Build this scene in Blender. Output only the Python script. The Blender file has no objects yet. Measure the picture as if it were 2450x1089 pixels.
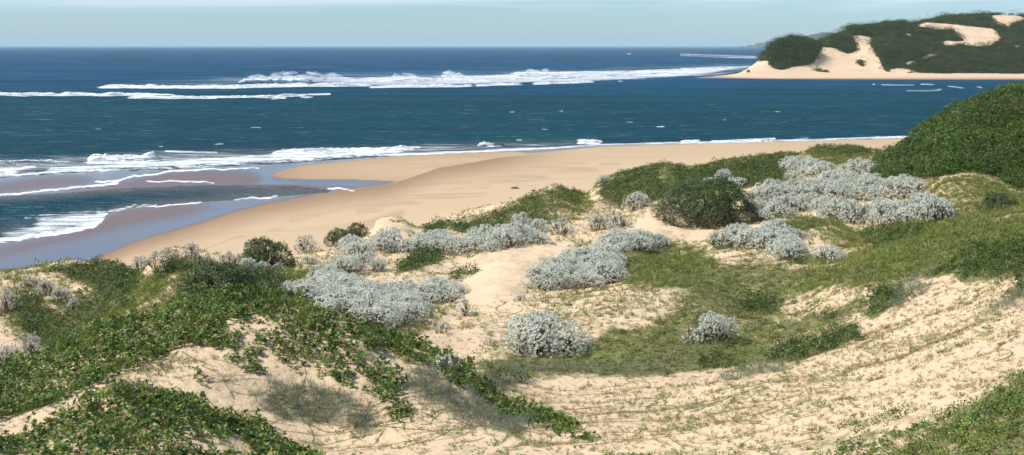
import bpy, math, random
import numpy as np
RNG = np.random.default_rng(7)
random.seed(7)
F = 3000.0; H = 22.0; CX = 1225.0; HY = 110.0      # focal length, eye height, optical centre, horizon (photo pixels)
scene = bpy.context.scene
COL = scene.collection

# ------------------------------------------------------------------ numeric helpers
def pchip(x, y, q):
    """monotone cubic through one set of knots, evaluated at q"""
    x = np.asarray(x, float); y = np.asarray(y, float); h = np.diff(x); d = np.diff(y) / h
    m = np.zeros_like(y); m[0] = d[0]; m[-1] = d[-1]
    for i in range(1, len(x) - 1):
        if d[i-1] * d[i] > 0:
            w1 = 2*h[i] + h[i-1]; w2 = h[i] + 2*h[i-1]
            m[i] = (w1 + w2) / (w1/d[i-1] + w2/d[i])
    k = np.clip(np.searchsorted(x, q, 'right') - 1, 0, len(x) - 2)
    t = np.clip((q - x[k]) / h[k], 0, 1)
    return ((1+2*t)*(1-t)**2*y[k] + t*(1-t)**2*h[k]*m[k] + t*t*(3-2*t)*y[k+1] + t*t*(t-1)*h[k]*m[k+1])

_lat = np.random.default_rng(3).random((256, 256))
def vnoise(x, y):
    xi = np.floor(x).astype(int); yi = np.floor(y).astype(int); fx = x - xi; fy = y - yi
    fx = fx*fx*(3-2*fx); fy = fy*fy*(3-2*fy)
    g = lambda a, b: _lat[a & 255, b & 255]
    return (g(xi, yi)*(1-fx) + g(xi+1, yi)*fx)*(1-fy) + (g(xi, yi+1)*(1-fx) + g(xi+1, yi+1)*fx)*fy
def fbm(x, y, o=4):
    s = 0; a = .5; n = 0; x, y = x*.54-y*.84, x*.84+y*.54
    for i in range(o):
        s = s + a*vnoise(x*2**i + 17.3*i, y*2**i + 5.1*i); n += a; a *= .5; x, y = x*.80-y*.60, x*.60+y*.80
    return s / n
def sstep(a, b, x):
    t = np.clip((x-a)/(b-a), 0, 1); return t*t*(3-2*t)

# ------------------------------------------------------------------ masks traced on the photograph's ground plan
RX0, RY0, RS = -700, 0, 2.0
RW, RH = int(3850/RS), int(1300/RS)
def blur(a, r):
    r = int(round(r))
    if r < 1: return a
    for _ in range(2):
        for ax in (0, 1):
            c = np.cumsum(np.concatenate([np.repeat(np.take(a, [0], ax), r+1, ax), a, np.repeat(np.take(a, [-1], ax), r, ax)], ax), ax)
            n = a.shape[ax]
            a = (np.take(c, range(2*r+1, 2*r+1+n), ax) - np.take(c, range(0, n), ax)) / (2*r+1)
    return a
class Mask:
    def __init__(s, v=0.0, res=2.0, rows=1300):
        s.r = res; s.w = int(3850/res); s.h = int(rows/res); s.a = np.full((s.h, s.w), float(v))
    def poly(s, pts, v=1.0, f=4, mode='mix'):
        p = np.array(pts, float); pad = int(2*f/s.r)+3; x0, y0 = p.min(0); x1, y1 = p.max(0)
        i0 = max(0, int((y0-RY0)/s.r)-pad); i1 = min(s.h, int((y1-RY0)/s.r)+pad+1); j0 = max(0, int((x0-RX0)/s.r)-pad); j1 = min(s.w, int((x1-RX0)/s.r)+pad+1)
        X, Y = np.meshgrid(RX0+(np.arange(j0, j1)+.5)*s.r, RY0+(np.arange(i0, i1)+.5)*s.r)
        ins = np.zeros(X.shape, bool)
        for k in range(len(p)):
            (ax, ay), (bx, by) = p[k], p[(k+1) % len(p)]
            if ay == by: continue
            ins ^= ((ay > Y) != (by > Y)) & (X < (bx-ax)*(Y-ay)/(by-ay)+ax)
        m = blur(ins.astype(float), f/s.r); q = s.a[i0:i1, j0:j1]
        s.a[i0:i1, j0:j1] = q*(1-m)+v*m if mode == 'mix' else np.maximum(q, v*m)
        return s
    def line(s, pts, v=1.0, f=1.5):
        """pts: (px, py, half width)"""
        for (ax, ay, aw), (bx, by, bw) in zip(pts[:-1], pts[1:]):
            w = max(aw, bw) + f + 3
            i0 = max(0, int((min(ay, by)-w-RY0)/s.r)); i1 = min(s.h, int((max(ay, by)+w-RY0)/s.r)+2)
            j0 = max(0, int((min(ax, bx)-w-RX0)/s.r)); j1 = min(s.w, int((max(ax, bx)+w-RX0)/s.r)+2)
            X, Y = np.meshgrid(RX0+(np.arange(j0, j1)+.5)*s.r, RY0+(np.arange(i0, i1)+.5)*s.r)
            t = np.clip(((X-ax)*(bx-ax)+(Y-ay)*(by-ay))/((bx-ax)**2+(by-ay)**2+1e-6), 0, 1)
            d = np.hypot(X-(ax+t*(bx-ax)), Y-(ay+t*(by-ay))); hw = aw+t*(bw-aw)
            m = np.clip((hw+f-d)/(f+.01), 0, 1)*v
            s.a[i0:i1, j0:j1] = np.maximum(s.a[i0:i1, j0:j1], m)
        return s
    def at(s, px, py):
        x = np.clip((px-RX0)/s.r-.5, 0, s.w-1.001); y = np.clip((py-RY0)/s.r-.5, 0, s.h-1.001)
        i = np.floor(y).astype(int); j = np.floor(x).astype(int); fx = x-j; fy = y-i
        return (s.a[i, j]*(1-fx)+s.a[i, j+1]*fx)*(1-fy)+(s.a[i+1, j]*(1-fx)+s.a[i+1, j+1]*fx)*fy

# ------------------------------------------------------------------ the dunes: contour curves lofted away from the camera
# each curve: list of (azimuth px, distance, height); P() gives the height through a photo row
def P(px, py, Y): return (px, Y, H-(py-HY)/F*Y)
def Zc(px, z, Y): return (px, Y, z)
CURVES = [
 [Zc(-900,20.6,.8), Zc(3300,20.6,.8)],
 [P(-900,1440,9), P(0,1440,9), P(1225,1440,9), P(2450,1400,8), P(3300,1350,7.5)],
 [P(-900,1120,19), P(0,1125,20), P(500,1125,21), P(1000,1125,22.5), P(1500,1120,22), P(2000,1120,18.5), P(2450,1130,14.5), P(3300,1130,11)],
 [P(-900,1010,23), P(0,1005,24), P(180,965,24), P(350,952,24), P(480,972,24), P(640,1035,24.2), P(740,1078,24.4), P(900,1085,24.8), P(1250,1070,25), P(1500,1050,25), P(2000,1000,22.5), P(2450,930,19), P(3300,870,16)],
 [P(-900,1010,26), P(0,1012,26.5), P(180,975,26.6), P(350,965,26.6), P(480,985,26.6), P(640,1030,26.8), P(800,1060,27), P(1000,1040,27), P(1250,1012,28), P(1500,1000,28), P(2000,940,26), P(2450,850,23), P(3300,760,20)],
 [P(-900,940,31), P(-100,912,32), P(0,896,32), P(110,856,32.5), P(250,803,33), P(370,766,34), P(450,738,34), P(620,727,34), P(720,740,34), P(800,752,34), P(860,775,33.8), P(920,815,33.5), P(1000,848,33), P(1130,905,31.6), P(1200,952,31), P(1300,990,30.3), P(1400,995,30.5), P(1500,985,31), P(1750,930,31), P(2000,880,31), P(2250,818,29), P(2450,760,27), P(3300,650,24)],
 [P(-900,940,36), P(0,915,36.5), P(110,880,37), P(250,815,38), P(370,772,38), P(450,742,38), P(620,728,38), P(720,752,39), P(850,795,39.5), P(920,822,39), P(1000,842,38), P(1130,885,36), P(1300,905,36.5), P(1500,893,37.5), P(1750,872,38), P(2000,800,38), P(2250,720,36), P(2450,660,34), P(3300,560,30)],
 [P(-900,880,42), P(0,860,42), P(110,838,42.5), P(180,790,45), P(250,735,47), P(310,690,49), P(360,641,50), P(420,607,51), P(480,613,51), P(560,641,49), P(640,684,47), P(700,722,46), P(850,748,46), P(1000,770,46), P(1150,770,47), P(1250,748,49), P(1350,728,50), P(1500,705,50), P(1600,698,50), P(1700,730,48), P(1800,770,46), P(1900,760,46), P(2000,705,46), P(2100,660,46), P(2250,638,44), P(2350,612,43), P(2450,590,42), P(3300,520,38)],
 [P(-900,830,58), P(0,805,60), P(150,800,60), P(250,750,61), P(330,700,62), P(420,645,64), P(560,665,62), P(700,690,60), P(850,690,60), P(1000,690,59), P(1100,700,58), P(1200,680,58), P(1350,688,60), P(1500,675,62), P(1700,655,64), P(1800,662,62), P(2000,630,62), P(2100,600,61), P(2250,568,60), P(2450,545,58), P(3300,480,54)],
 [P(-900,680,72), P(-100,664,74), P(0,655,75), P(100,641,77), P(230,635,78), P(290,645,79), P(330,660,80), P(400,650,80), P(520,632,82), P(640,625,84), P(800,605,86), P(900,592,86), P(1050,603,84), P(1200,592,82), P(1300,584,82), P(1360,585,82), P(1450,600,82), P(1600,602,84), P(1700,578,84), P(1800,548,85), P(1900,524,86), P(1980,532,86), P(2060,568,84), P(2120,560,83), P(2200,535,82), P(2450,492,80), P(3300,440,76)],
 [Zc(-900,2.2,96), Zc(0,2.2,96), Zc(230,2.2,98), Zc(400,2.5,100), Zc(640,3.4,104), P(800,592,104), P(870,552,106), P(900,533,108), P(930,522,108), P(965,526,108), P(1000,545,108), P(1060,548,108), P(1200,562,104), P(1350,557,104), P(1450,560,102), P(1600,545,104), P(1750,548,104), P(1900,534,102), P(2000,524,100), P(2100,520,99), P(2200,492,99), P(2260,430,101), P(2320,414,103), P(2380,430,102), P(2450,462,98), P(3300,440,90)],
 [Zc(-900,1.7,112), Zc(0,1.9,112), Zc(640,2.2,115), Zc(800,2.6,116), Zc(930,3.2,118), Zc(1000,4.2,118), P(1100,552,118), P(1230,524,118), P(1330,496,118), P(1400,500,118), P(1500,480,120), P(1600,452,120), P(1750,442,122), P(1850,430,124), P(1950,420,124), P(2050,413,122), P(2095,408,121), P(2150,382,121), P(2250,316,121), P(2330,265,121), P(2400,239,121), P(2450,237,121), P(2700,230,121), P(3300,230,118)],
 [Zc(-900,1.4,126), Zc(640,1.7,126), Zc(800,1.8,127), Zc(930,2.0,128), Zc(1000,2.8,128), P(1060,537,129), P(1100,521,130), P(1230,489,132), P(1290,465,134), P(1330,449,135), P(1365,462,137), P(1400,469,138), P(1430,448,138), P(1480,422,138), P(1590,397,142), P(1640,407,144), P(1760,387,146), P(1840,377,150), P(1900,374,152), P(1960,358,155), P(2040,357,158), P(2100,364,158), Zc(2200,8.6,152), Zc(2450,10,146), Zc(3300,10,140)],
 [Zc(-900,1.25,142), Zc(0,1.15,142), Zc(640,1.25,146), Zc(1000,1.5,156), Zc(1400,1.8,168), Zc(1700,2.0,184), Zc(2000,2.0,202), Zc(2450,2.0,212), Zc(3300,2.0,215)],
]
def wet_row(px):      # photo row of the edge between dry and wet sand
    return np.interp(px, [-900,-300,0,180,330,470,560,640,800,930,1050,1200,1430,1700,2150,3300], [1000,800,712,640,578,538,508,488,458,441,400,375,352,343,331,308])
def profile(px):
    """distance knots and heights at one azimuth"""
    yy = []; zz = []
    for c in CURVES:
        a = np.array(c); x = a[:, 0]
        yy.append(float(pchip(x, np.log(a[:, 1]), np.array([px]))[0])); zz.append(float(pchip(x, a[:, 2], np.array([px]))[0]))
    w = float(wet_row(px)); Yw = (H-.12)*F/(w-HY)
    near = float(sstep(.72, 1.0, math.exp(yy[-1])/Yw)); yy[-1] = min(yy[-1], math.log(Yw*.9)); zz[-1] += near*(min(zz[-1], .95)-zz[-1])
    for k in (-2, -3, -4):
        yy[k] = min(yy[k], yy[k+1]-.03)
        if px < 900: zz[k] += near*(min(zz[k], [0, 0, 1.3, 1.7, 2.2][-k])-zz[k])
    Yw = max(Yw, math.exp(yy[-1])*1.03)
    yy += [math.log(Yw), math.log(Yw*1.1), math.log(2000)]; zz += [.10, .05, .03]
    return np.array(yy), np.array(zz)

NPX = 500
TPX = np.linspace(-900, 3300, 701); TLY = np.concatenate([np.linspace(math.log(.8), math.log(14), 40)[:-1], np.linspace(math.log(14), math.log(400), 820)])
TZ = np.zeros((len(TLY), len(TPX)))
for j, px in enumerate(TPX):
    a, b = profile(px); TZ[:, j] = pchip(a, b, TLY)
PXg, LYg = np.meshgrid(TPX, TLY); Yg = np.exp(LYg); Xg = (PXg-CX)/F*np.maximum(Yg, 16)

# ---- what is wet, what is under water, where foam lies
SEA = Mask().poly([(-800,520),(-300,448),(0,424),(150,414),(400,405),(700,388),(900,375),(1000,369),(1200,359),(1430,346),(1700,341),(1960,335),(2150,329),(2500,322),(3300,300),(3300,-10),(-800,-10)], 1, 3)
CHAN = Mask().poly([(-800,560),(-300,500),(0,472),(150,464),(290,452),(520,443),(700,445),(780,453),(850,455),(760,461),(690,467),(560,477),(450,484),(330,494),(262,506),(250,522),(180,547),(60,572),(0,582),(-300,650),(-800,820)], 1, 5)
BAR = Mask().poly([(642,424),(660,412),(720,398),(830,387),(1000,374),(1200,364),(1500,350),(1600,400),(1300,440),(1000,437),(960,437),(860,433),(760,432),(680,430)], 1, 5)
FOAM = Mask(0, 1.0, 900)
for l in [
  [(-700,470,5),(0,420,3),(80,416,3),(152,411,2)],
  [(-300,425,6),(0,408,6),(50,403,4),(84,400,3)],
  [(110,411,2),(125,407,6),(260,401,8),(390,394,9),(500,388,10),(625,380,10),(760,371,8),(900,362,7),(960,357,6),(1005,353,3)],
  [(700,387,1),(850,372,4),(1000,368,3),(1100,364,3),(1250,357,3),(1330,353,2),(1437,345,2),(1500,344,1.5),(1620,341,2),(1760,339,1.5),(1960,334,1.5),(2150,328,1.5),(2300,326,1.5)],
  [(395,363,.6),(430,364,1),(520,366,.5)],
  [(480,232,1.5),(600,233,2.5),(700,228,2.5),(790,225,1.8)],
  [(1627,129,1.2),(1660,131,1.6),(1700,132,2),(1750,134,2.2),(1816,136,1.8),(1850,137,1.5)],
  [(1660,180,1.2),(1720,176,2),(1780,169,2)],
  [(-600,540,2),(-100,474,2),(0,467,2.5),(70,461,2),(140,453,2),(220,444,2.5),(280,437,3)],
  [(230,434,2),(280,432,2.5),(300,427,2),(350,419,2),(400,411,2),(480,406,1.5),(620,402,.8)],
  [(-700,740,8),(-200,620,7),(0,577,6),(60,567,6),(120,559,7),(180,548,8),(225,535,9),(240,520,8),(257,508,4)],
  [(95,527,1),(130,525,4),(170,524,6),(230,515,6),(255,506,3)],
  [(262,504,2),(310,497,2),(375,490,1.8)],
  [(370,494,.8),(420,490,1),(483,484,1)],
  [(560,478,.8),(610,474,2),(662,470,1.8)],
  [(785,451,1.5),(820,454,1.6),(850,457,1)],
  [(350,433,.6),(480,435,.8),(512,440,.9)],
  [(1150,346,2),(1165,346,3.5),(1180,347,2)],[(1186,346,3.5),(1205,345,4)],
  [(1383,335,1),(1410,336,2),(1437,338,3)],[(1625,340,1.2),(1655,338,3),(1672,336,2.5)],[(1703,338,2.5),(1780,336,2.5),(1853,332,2.5)],
  [(1900,333,1),(1935,331,1.6)],[(2088,330,1.2),(2100,328,2.6),(2114,330,1)],
  [(515,346,1),(524,344,2),(533,344,1.4)],[(380,351,1),(390,351,1.2)],[(600,305,.8),(624,306,1)],[(228,309,1),(242,310,.8)],[(1235,335,1.2),(1247,335,1.4)],
  [(1298,309,1.2),(1310,310,1.4)],[(1500,291,1),(1512,292,1)],[(1572,304,.9),(1588,303,1)],[(1341,265,1.1),(1345,266,1)],[(1220,268,.8),(1228,268,.8)],[(1855,267,1),(1866,268,1.2)],[(1730,285,.8),(1736,286,.8)],
  [(2110,203,.8),(2150,204,1.2),(2185,204,1)],[(2203,202,1),(2214,202,1.8),(2235,203,1.6)],[(2170,217,.8),(2220,217,1.2),(2240,216,1.4),(2252,214,2.2)],
  [(2266,206,1),(2280,208,1.5),(2305,211,1.2)],[(2336,208,1),(2350,210,1.8)],[(2428,204,1.4),(2450,205,2),(2500,206,1)],[(2088,201,1),(2092,202,1.3)],
  [(46,229,1),(62,230,1)],[(1500,130,.8),(1508,129,.9)],
 ]:
    if abs(l[-1][0]-l[0][0]) < 45: FOAM.line([(x_, y_, max(.15, w_*.42)) for x_, y_, w_ in l], .62, 2.0)
    elif l[0][1] < 230 and l[0][0] > 1500: FOAM.line([(x_, y_, w_*.25) for x_, y_, w_ in l], .55, 2.5)
    else: FOAM.line([(x_, y_, max(.3, w_*(.55 if w_ < 6 else .85))) for x_, y_, w_ in l], .82, 3.0)
def jig(l, d):       # break the long swash lines into uneven strands
    return [(x_, y_+d, w_) for x_, y_, w_ in l]
for l, v_ in (([(110,405,1),(390,388,2),(640,373,2),(900,356,1.5)], .55), ([(110,417,1),(300,410,1),(500,401,1),(640,394,.6)], .45), ([(60,520,1),(170,512,2),(250,503,1)], .5), ([(100,537,1),(180,533,3),(235,522,2)], .7)): FOAM.line(l, v_, 2.5)
FOAM.poly([(860,187),(950,182),(1010,184),(1100,182),(1240,176),(1350,170),(1500,170),(1700,159),(1800,157),(1860,154),(1800,161),(1740,168),(1700,176),(1610,184),(1500,190),(1400,194),(1280,196),(1100,202),(980,205),(860,204),(780,202)], .74, 2, 'max')
def wiggle(px, py): return ((vnoise(px*.022, py*0+2.5)-.5)*6+(vnoise(px*.09, py*0+7.5)-.5)*3.5)*sstep(330, 420, py)*np.clip((py-HY)/330, .5, 1.4)
WASH = Mask()    # thin scattered foam around the surf
WASH.poly([(-700,400),(0,380),(390,362),(640,362),(1010,345),(1440,337),(1440,347),(1000,370),(640,392),(150,412),(0,424),(-700,480)], .5, 8, 'max')
WASH.poly([(80,545),(90,520),(250,505),(240,535),(0,580),(0,560)], .8, 8, 'max')
WASH.poly([(200,211),(560,211),(900,205),(1300,196),(1700,184),(1820,172),(1820,150),(1200,165),(600,180),(200,200)], .42, 10, 'max')
SHAL = Mask().poly([(-800,520),(-300,448),(0,424),(400,405),(700,388),(1000,369),(1430,346),(1430,338),(1000,350),(640,365),(0,388),(-800,400)], .8, 10, 'max')
SHAL.poly([(-800,830),(0,582),(250,522),(240,500),(100,530),(0,545),(-800,700)], .7, 14, 'max')

pyg = HY+(H-TZ)*F/Yg
ROUGH = Mask()   # straw tufts and shoots on sand
ROUGH.poly([(1100,930),(1600,905),(1850,885),(2050,810),(2150,730),(2250,690),(2450,640),(3300,560),(3300,900),(2450,930),(2100,1010),(1800,1070),(1450,1089),(1250,1060)], .55, 10)
ROUGH.poly([(2050,800),(2200,700),(2450,660),(3300,600),(3300,760),(2450,790),(2100,880)], .9, 10)
ROUGH.poly([(1180,830),(1260,720),(1400,695),(1560,680),(1700,700),(1640,730),(1500,740),(1300,800),(1150,880),(1000,850)], .55, 8)
ROUGH.poly([(1650,880),(1850,700),(2100,660),(2130,720),(1980,790)], .5, 10)
ROUGH.poly([(1500,600),(1900,590),(2070,560),(2060,620),(1800,680),(1560,680)], .7, 10)
ROUGH.poly([(60,650),(300,650),(330,720),(250,780),(150,800),(40,780),(0,680)], .7, 8)
ROUGH.poly([(1390,500),(1450,480),(1560,500),(1500,550),(1400,560)], .8, 6)
ROUGH.poly([(1930,362),(2060,360),(2080,385),(1990,405),(1940,395)], .9, 5)
ROUGH.poly([(1280,470),(1370,465),(1420,500),(1350,540),(1290,520)], .6, 6)
ROUGH.poly([(2180,520),(2220,440),(2320,415),(2450,460),(2450,520),(2250,560)], .8, 8)
ROUGH.poly([(600,1040),(900,1050),(1250,1060),(1250,1089),(700,1089)], .25, 8)
ROUGH0 = ROUGH
HILL = Mask().poly([(2085,418),(2110,395),(2150,345),(2250,270),(2330,220),(2380,200),(2450,200),(3400,150),(3400,500),(2450,452),(2400,425),(2330,408),(2280,414),(2200,432),(2120,425)], 1, 2)
low_ = (TZ < .9)
sea_m = SEA.at(PXg, pyg)*(Yg > 95)*low_; ch_m = CHAN.at(PXg, pyg)*(Yg > 95)*low_; bar_m = BAR.at(PXg, pyg)*(Yg > 150)*low_*sstep(1480, 1050, PXg)
hum = (fbm(Xg*.35, Yg*.35, 3)-.5)*.55 + (fbm(Xg*1.4+9, Yg*1.4, 3)-.5)*.20 + (fbm(Xg*3.1+Yg*2.2, Yg*3.1-Xg*2.2, 3)-.5)*.05*sstep(.2, .6, ROUGH0.at(PXg, pyg))
beachiness = sstep(3.4, 2.0, TZ)*(Yg > 88)
crisp = sstep(14, 20, Yg)
TZ = TZ + HILL.at(PXg, pyg)*(Yg > 104)*sstep(11.5, 13, TZ)*((fbm(Xg*.13+2, Yg*.13, 2)-.55)*2.4+(fbm(Xg*.3, Yg*.3, 2)-.5)*1.0)
TZ = TZ + hum*(1-beachiness)*crisp*np.clip(Yg/60, .55, 1.4) + beachiness*(fbm(Xg*.12, Yg*.12, 3)-.5)*.10*(TZ > .3)
TZ = TZ + bar_m*(.22+.5*sstep(640, 1200, PXg)*sstep(440, 380, pyg))*(TZ < 1.2)
und = np.maximum(sstep(.35, .75, sea_m), sstep(.35, .75, ch_m))
TZ = TZ*(1-und) + und*(-.9)
pyg = HY+(H-TZ)*F/Yg
def ground(px, Y):
    """terrain height at azimuth px (photo column) and distance Y"""
    px = np.asarray(px, float); ly = np.log(np.asarray(Y, float))
    x = np.clip((px-TPX[0])/(TPX[1]-TPX[0]), 0, len(TPX)-1.001); j = np.floor(x).astype(int); fx = x-j
    i = np.clip(np.searchsorted(TLY, ly)-1, 0, len(TLY)-2); fy = np.clip((ly-TLY[i])/(TLY[i+1]-TLY[i]), 0, 1)
    return (TZ[i, j]*(1-fx)+TZ[i, j+1]*fx)*(1-fy)+(TZ[i+1, j]*(1-fx)+TZ[i+1, j+1]*fx)*fy
def groundXY(X, Y): return ground(CX+F*np.asarray(X)/np.maximum(np.asarray(Y), 16), Y)
_hy = np.exp(np.linspace(math.log(14), math.log(400), 1500))
def hit(px, py):
    """first ground point seen through a photo pixel -> world x, y, z"""
    z = ground(np.full(_hy.shape, float(px)), _hy); r = HY+(H-z)*F/_hy
    k = np.nonzero(r <= py)[0]; Y = _hy[k[0]] if len(k) else 200.
    return np.array([(px-CX)/F*Y, Y, float(ground(px, Y))])

# ------------------------------------------------------------------ Blender helpers
def mesh_np(name, V, Fc, attrs=None, smooth=False, mat=None, uv=None):
    me = bpy.data.meshes.new(name); V = np.ascontiguousarray(V, dtype=np.float32); Fc = np.ascontiguousarray(Fc, dtype=np.int32)
    n, k = Fc.shape
    me.vertices.add(len(V)); me.vertices.foreach_set('co', V.ravel())
    me.loops.add(n*k); me.loops.foreach_set('vertex_index', Fc.ravel())
    me.polygons.add(n); me.polygons.foreach_set('loop_start', np.arange(0, n*k, k, dtype=np.int32))
    me.polygons.foreach_set('use_smooth', np.full(n, smooth, dtype=bool))
    for an, av in (attrs or {}).items():
        at = me.attributes.new(an, 'FLOAT', 'POINT'); at.data.foreach_set('value', np.ascontiguousarray(av, dtype=np.float32).ravel())
    me.update(calc_edges=True)
    if mat: me.materials.append(mat)
    return me
def link(name, me, parent=None, loc=None):
    o = bpy.data.objects.new(name, me); COL.objects.link(o)
    if parent: o.parent = parent
    if loc is not None: o.location = loc
    return o
def tag(o, label=None, cat=None, group=None, kind=None):
    for k, v in (('label', label), ('category', cat), ('group', group), ('kind', kind)):
        if v: o[k] = v
    return o
def grid_faces(nr, nc):
    i, j = np.meshgrid(np.arange(nr-1), np.arange(nc-1), indexing='ij'); a = (i*nc+j).ravel()
    return np.stack([a, a+1, a+nc+1, a+nc], 1)
def frames(nrm, spin):
    """rotation matrices whose z axis is nrm, turned by spin"""
    n = nrm/np.linalg.norm(nrm, axis=1, keepdims=True)
    ref = np.where(np.abs(n[:, 2:3]) < .95, np.array([[0, 0, 1.]]), np.array([[1., 0, 0]]))
    t = np.cross(ref, n); t /= np.linalg.norm(t, axis=1, keepdims=True); b = np.cross(n, t)
    c = np.cos(spin)[:, None]; s = np.sin(spin)[:, None]
    return np.stack([t*c+b*s, -t*s+b*c, n], 2)
def scatter(tmpls, pos, nrm, size, tint=None, rng=RNG, flat=None):
    """copies of small templates merged into arrays; each template is (verts, faces)"""
    N = len(pos); R = frames(nrm, rng.random(N)*2*math.pi)
    which = rng.integers(0, len(tmpls), N); Vs = []; Fs = []; Ts = []; off = 0
    tint = rng.random(N) if tint is None else tint
    for k, (tv, tf) in enumerate(tmpls):
        m = which == k; n = m.sum()
        if not n: continue
        v = np.einsum('nij,vj->nvi', R[m], tv)*size[m][:, None, None]+pos[m][:, None, :]
        Vs.append(v.reshape(-1, 3)); Fs.append((tf[None]+(np.arange(n)*len(tv))[:, None, None]).reshape(-1, tf.shape[1])+off)
        Ts.append(np.repeat(tint[m], len(tv))); off += n*len(tv)
    return np.concatenate(Vs), np.concatenate(Fs), np.concatenate(Ts)

# ------------------------------------------------------------------ leaf templates (unit size)
def leaf(L, W, az, el, base=(0, 0, 0), fold=.25, droop=.25, shape='obovate'):
    d = np.array([math.cos(az)*math.cos(el), math.sin(az)*math.cos(el), math.sin(el)])
    s = np.array([-math.sin(az), math.cos(az), 0]); u = np.cross(d, s); u = u if u[2] > 0 else -u
    b = np.array(base, float)
    mid, wm = (.62, 1.0) if shape == 'obovate' else (.45, 1.0)
    p0 = b; m = b+d*L*mid; tip = b+d*L-u*L*droop
    return np.array([p0, m+s*W*.5*wm+u*W*fold, m, m-s*W*.5*wm+u*W*fold, tip]), np.array([[0, 2, 1, 1], [0, 3, 2, 2], [1, 2, 4, 4], [2, 3, 4, 4]])[:, :3]
def join(parts):
    V = []; Fc = []; o = 0
    for v, f in parts: V.append(v); Fc.append(f+o); o += len(v)
    return np.concatenate(V), np.concatenate(Fc)
def blade(L, W, az, el, base, bend=.3):
    d = np.array([math.cos(az)*math.cos(el), math.sin(az)*math.cos(el), math.sin(el)]); s = np.array([-math.sin(az), math.cos(az), 0]); b = np.array(base, float)
    m = b+d*L*.55; t = b+d*L+np.array([math.cos(az), math.sin(az), -1.2])*L*bend*.4
    return np.array([b-s*W*.5, b+s*W*.5, m+s*W*.4, m-s*W*.4, t]), np.array([[0, 1, 2], [0, 2, 3], [3, 2, 4]])
R_ = random.Random(5)
def T_small():      # small leafed spray of diamonds
    P_ = []
    for i in range(8):
        az, el = R_.uniform(0, 6.28), R_.uniform(-.3, 1.2); L, W = R_.uniform(.5, .8), R_.uniform(.3, .42); b0 = np.array([R_.uniform(-.5, .5), R_.uniform(-.5, .5), R_.uniform(0, .4)])
        d = np.array([math.cos(az)*math.cos(el), math.sin(az)*math.cos(el), math.sin(el)]); sd_ = np.array([-math.sin(az), math.cos(az), R_.uniform(-.4, .4)])
        P_.append((np.array([b0, b0+d*L*.5+sd_*W*.5, b0+d*L*.5-sd_*W*.5, b0+d*L]), np.array([[0, 1, 2], [1, 3, 2]])))
    return join(P_)
def T_leafy():      # fleshy rosette on a short stalk
    P_ = []; n = R_.randint(6, 8)
    for i in range(n):
        P_.append(leaf(R_.uniform(.7, 1.0), R_.uniform(.42, .55), i*2.4+R_.uniform(-.3, .3), R_.uniform(.1, 1.0), (0, 0, .35+.3*i/n), .12, .12))
    P_.append((np.array([[-.05, 0, -.3], [.05, 0, -.3], [0, 0, .5]]), np.array([[0, 1, 2]])))
    return join(P_)
def T_clump():      # loose bunch of small leaves
    P_ = []
    for i in range(9):
        P_.append(leaf(R_.uniform(.4, .65), R_.uniform(.22, .34), R_.uniform(0, 6.28), R_.uniform(-.2, 1.2), (R_.uniform(-.5, .5), R_.uniform(-.5, .5), R_.uniform(0, .45)), .1, .1))
    return join(P_)
def T_grass():
    return join([blade(R_.uniform(.6, 1.1), .07, R_.uniform(0, 6.28), R_.uniform(.5, 1.3), (R_.uniform(-.35, .35), R_.uniform(-.35, .35), -.05)) for i in range(9)])
def T_sprig():      # low flat runner shoots
    return join([blade(R_.uniform(.6, 1.2), .12, R_.uniform(0, 6.28), R_.uniform(.05, .6), (R_.uniform(-.4, .4), R_.uniform(-.4, .4), 0), .1) for i in range(6)]+[leaf(.35, .24, R_.uniform(0, 6), .5, (R_.uniform(-.4, .4), R_.uniform(-.4, .4), .05)) for i in range(3)])
def T_twig():       # dry wiry stems
    return join([blade(R_.uniform(.7, 1.3), .035, R_.uniform(0, 6.28), R_.uniform(.15, 1.2), (R_.uniform(-.3, .3), R_.uniform(-.3, .3), -.05), .2) for i in range(10)])
def T_silver():     # upright woolly shoot with narrow leaves
    P_ = []
    for i in range(10):
        P_.append(leaf(R_.uniform(.45, .75), R_.uniform(.17, .24), i*2.4, R_.uniform(.35, 1.25), (0, 0, .02+.45*i/10), .05, .05, 'narrow'))
    return join(P_)
SMALL = [T_small() for _ in range(6)]; LEAFY = [T_leafy() for _ in range(5)]; CLUMP = [T_clump() for _ in range(6)]; GRASS = [T_grass() for _ in range(5)]
SPRIG = [T_sprig() for _ in range(6)]; TWIG = [T_twig() for _ in range(5)]; SILV = [T_silver() for _ in range(4)]

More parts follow.
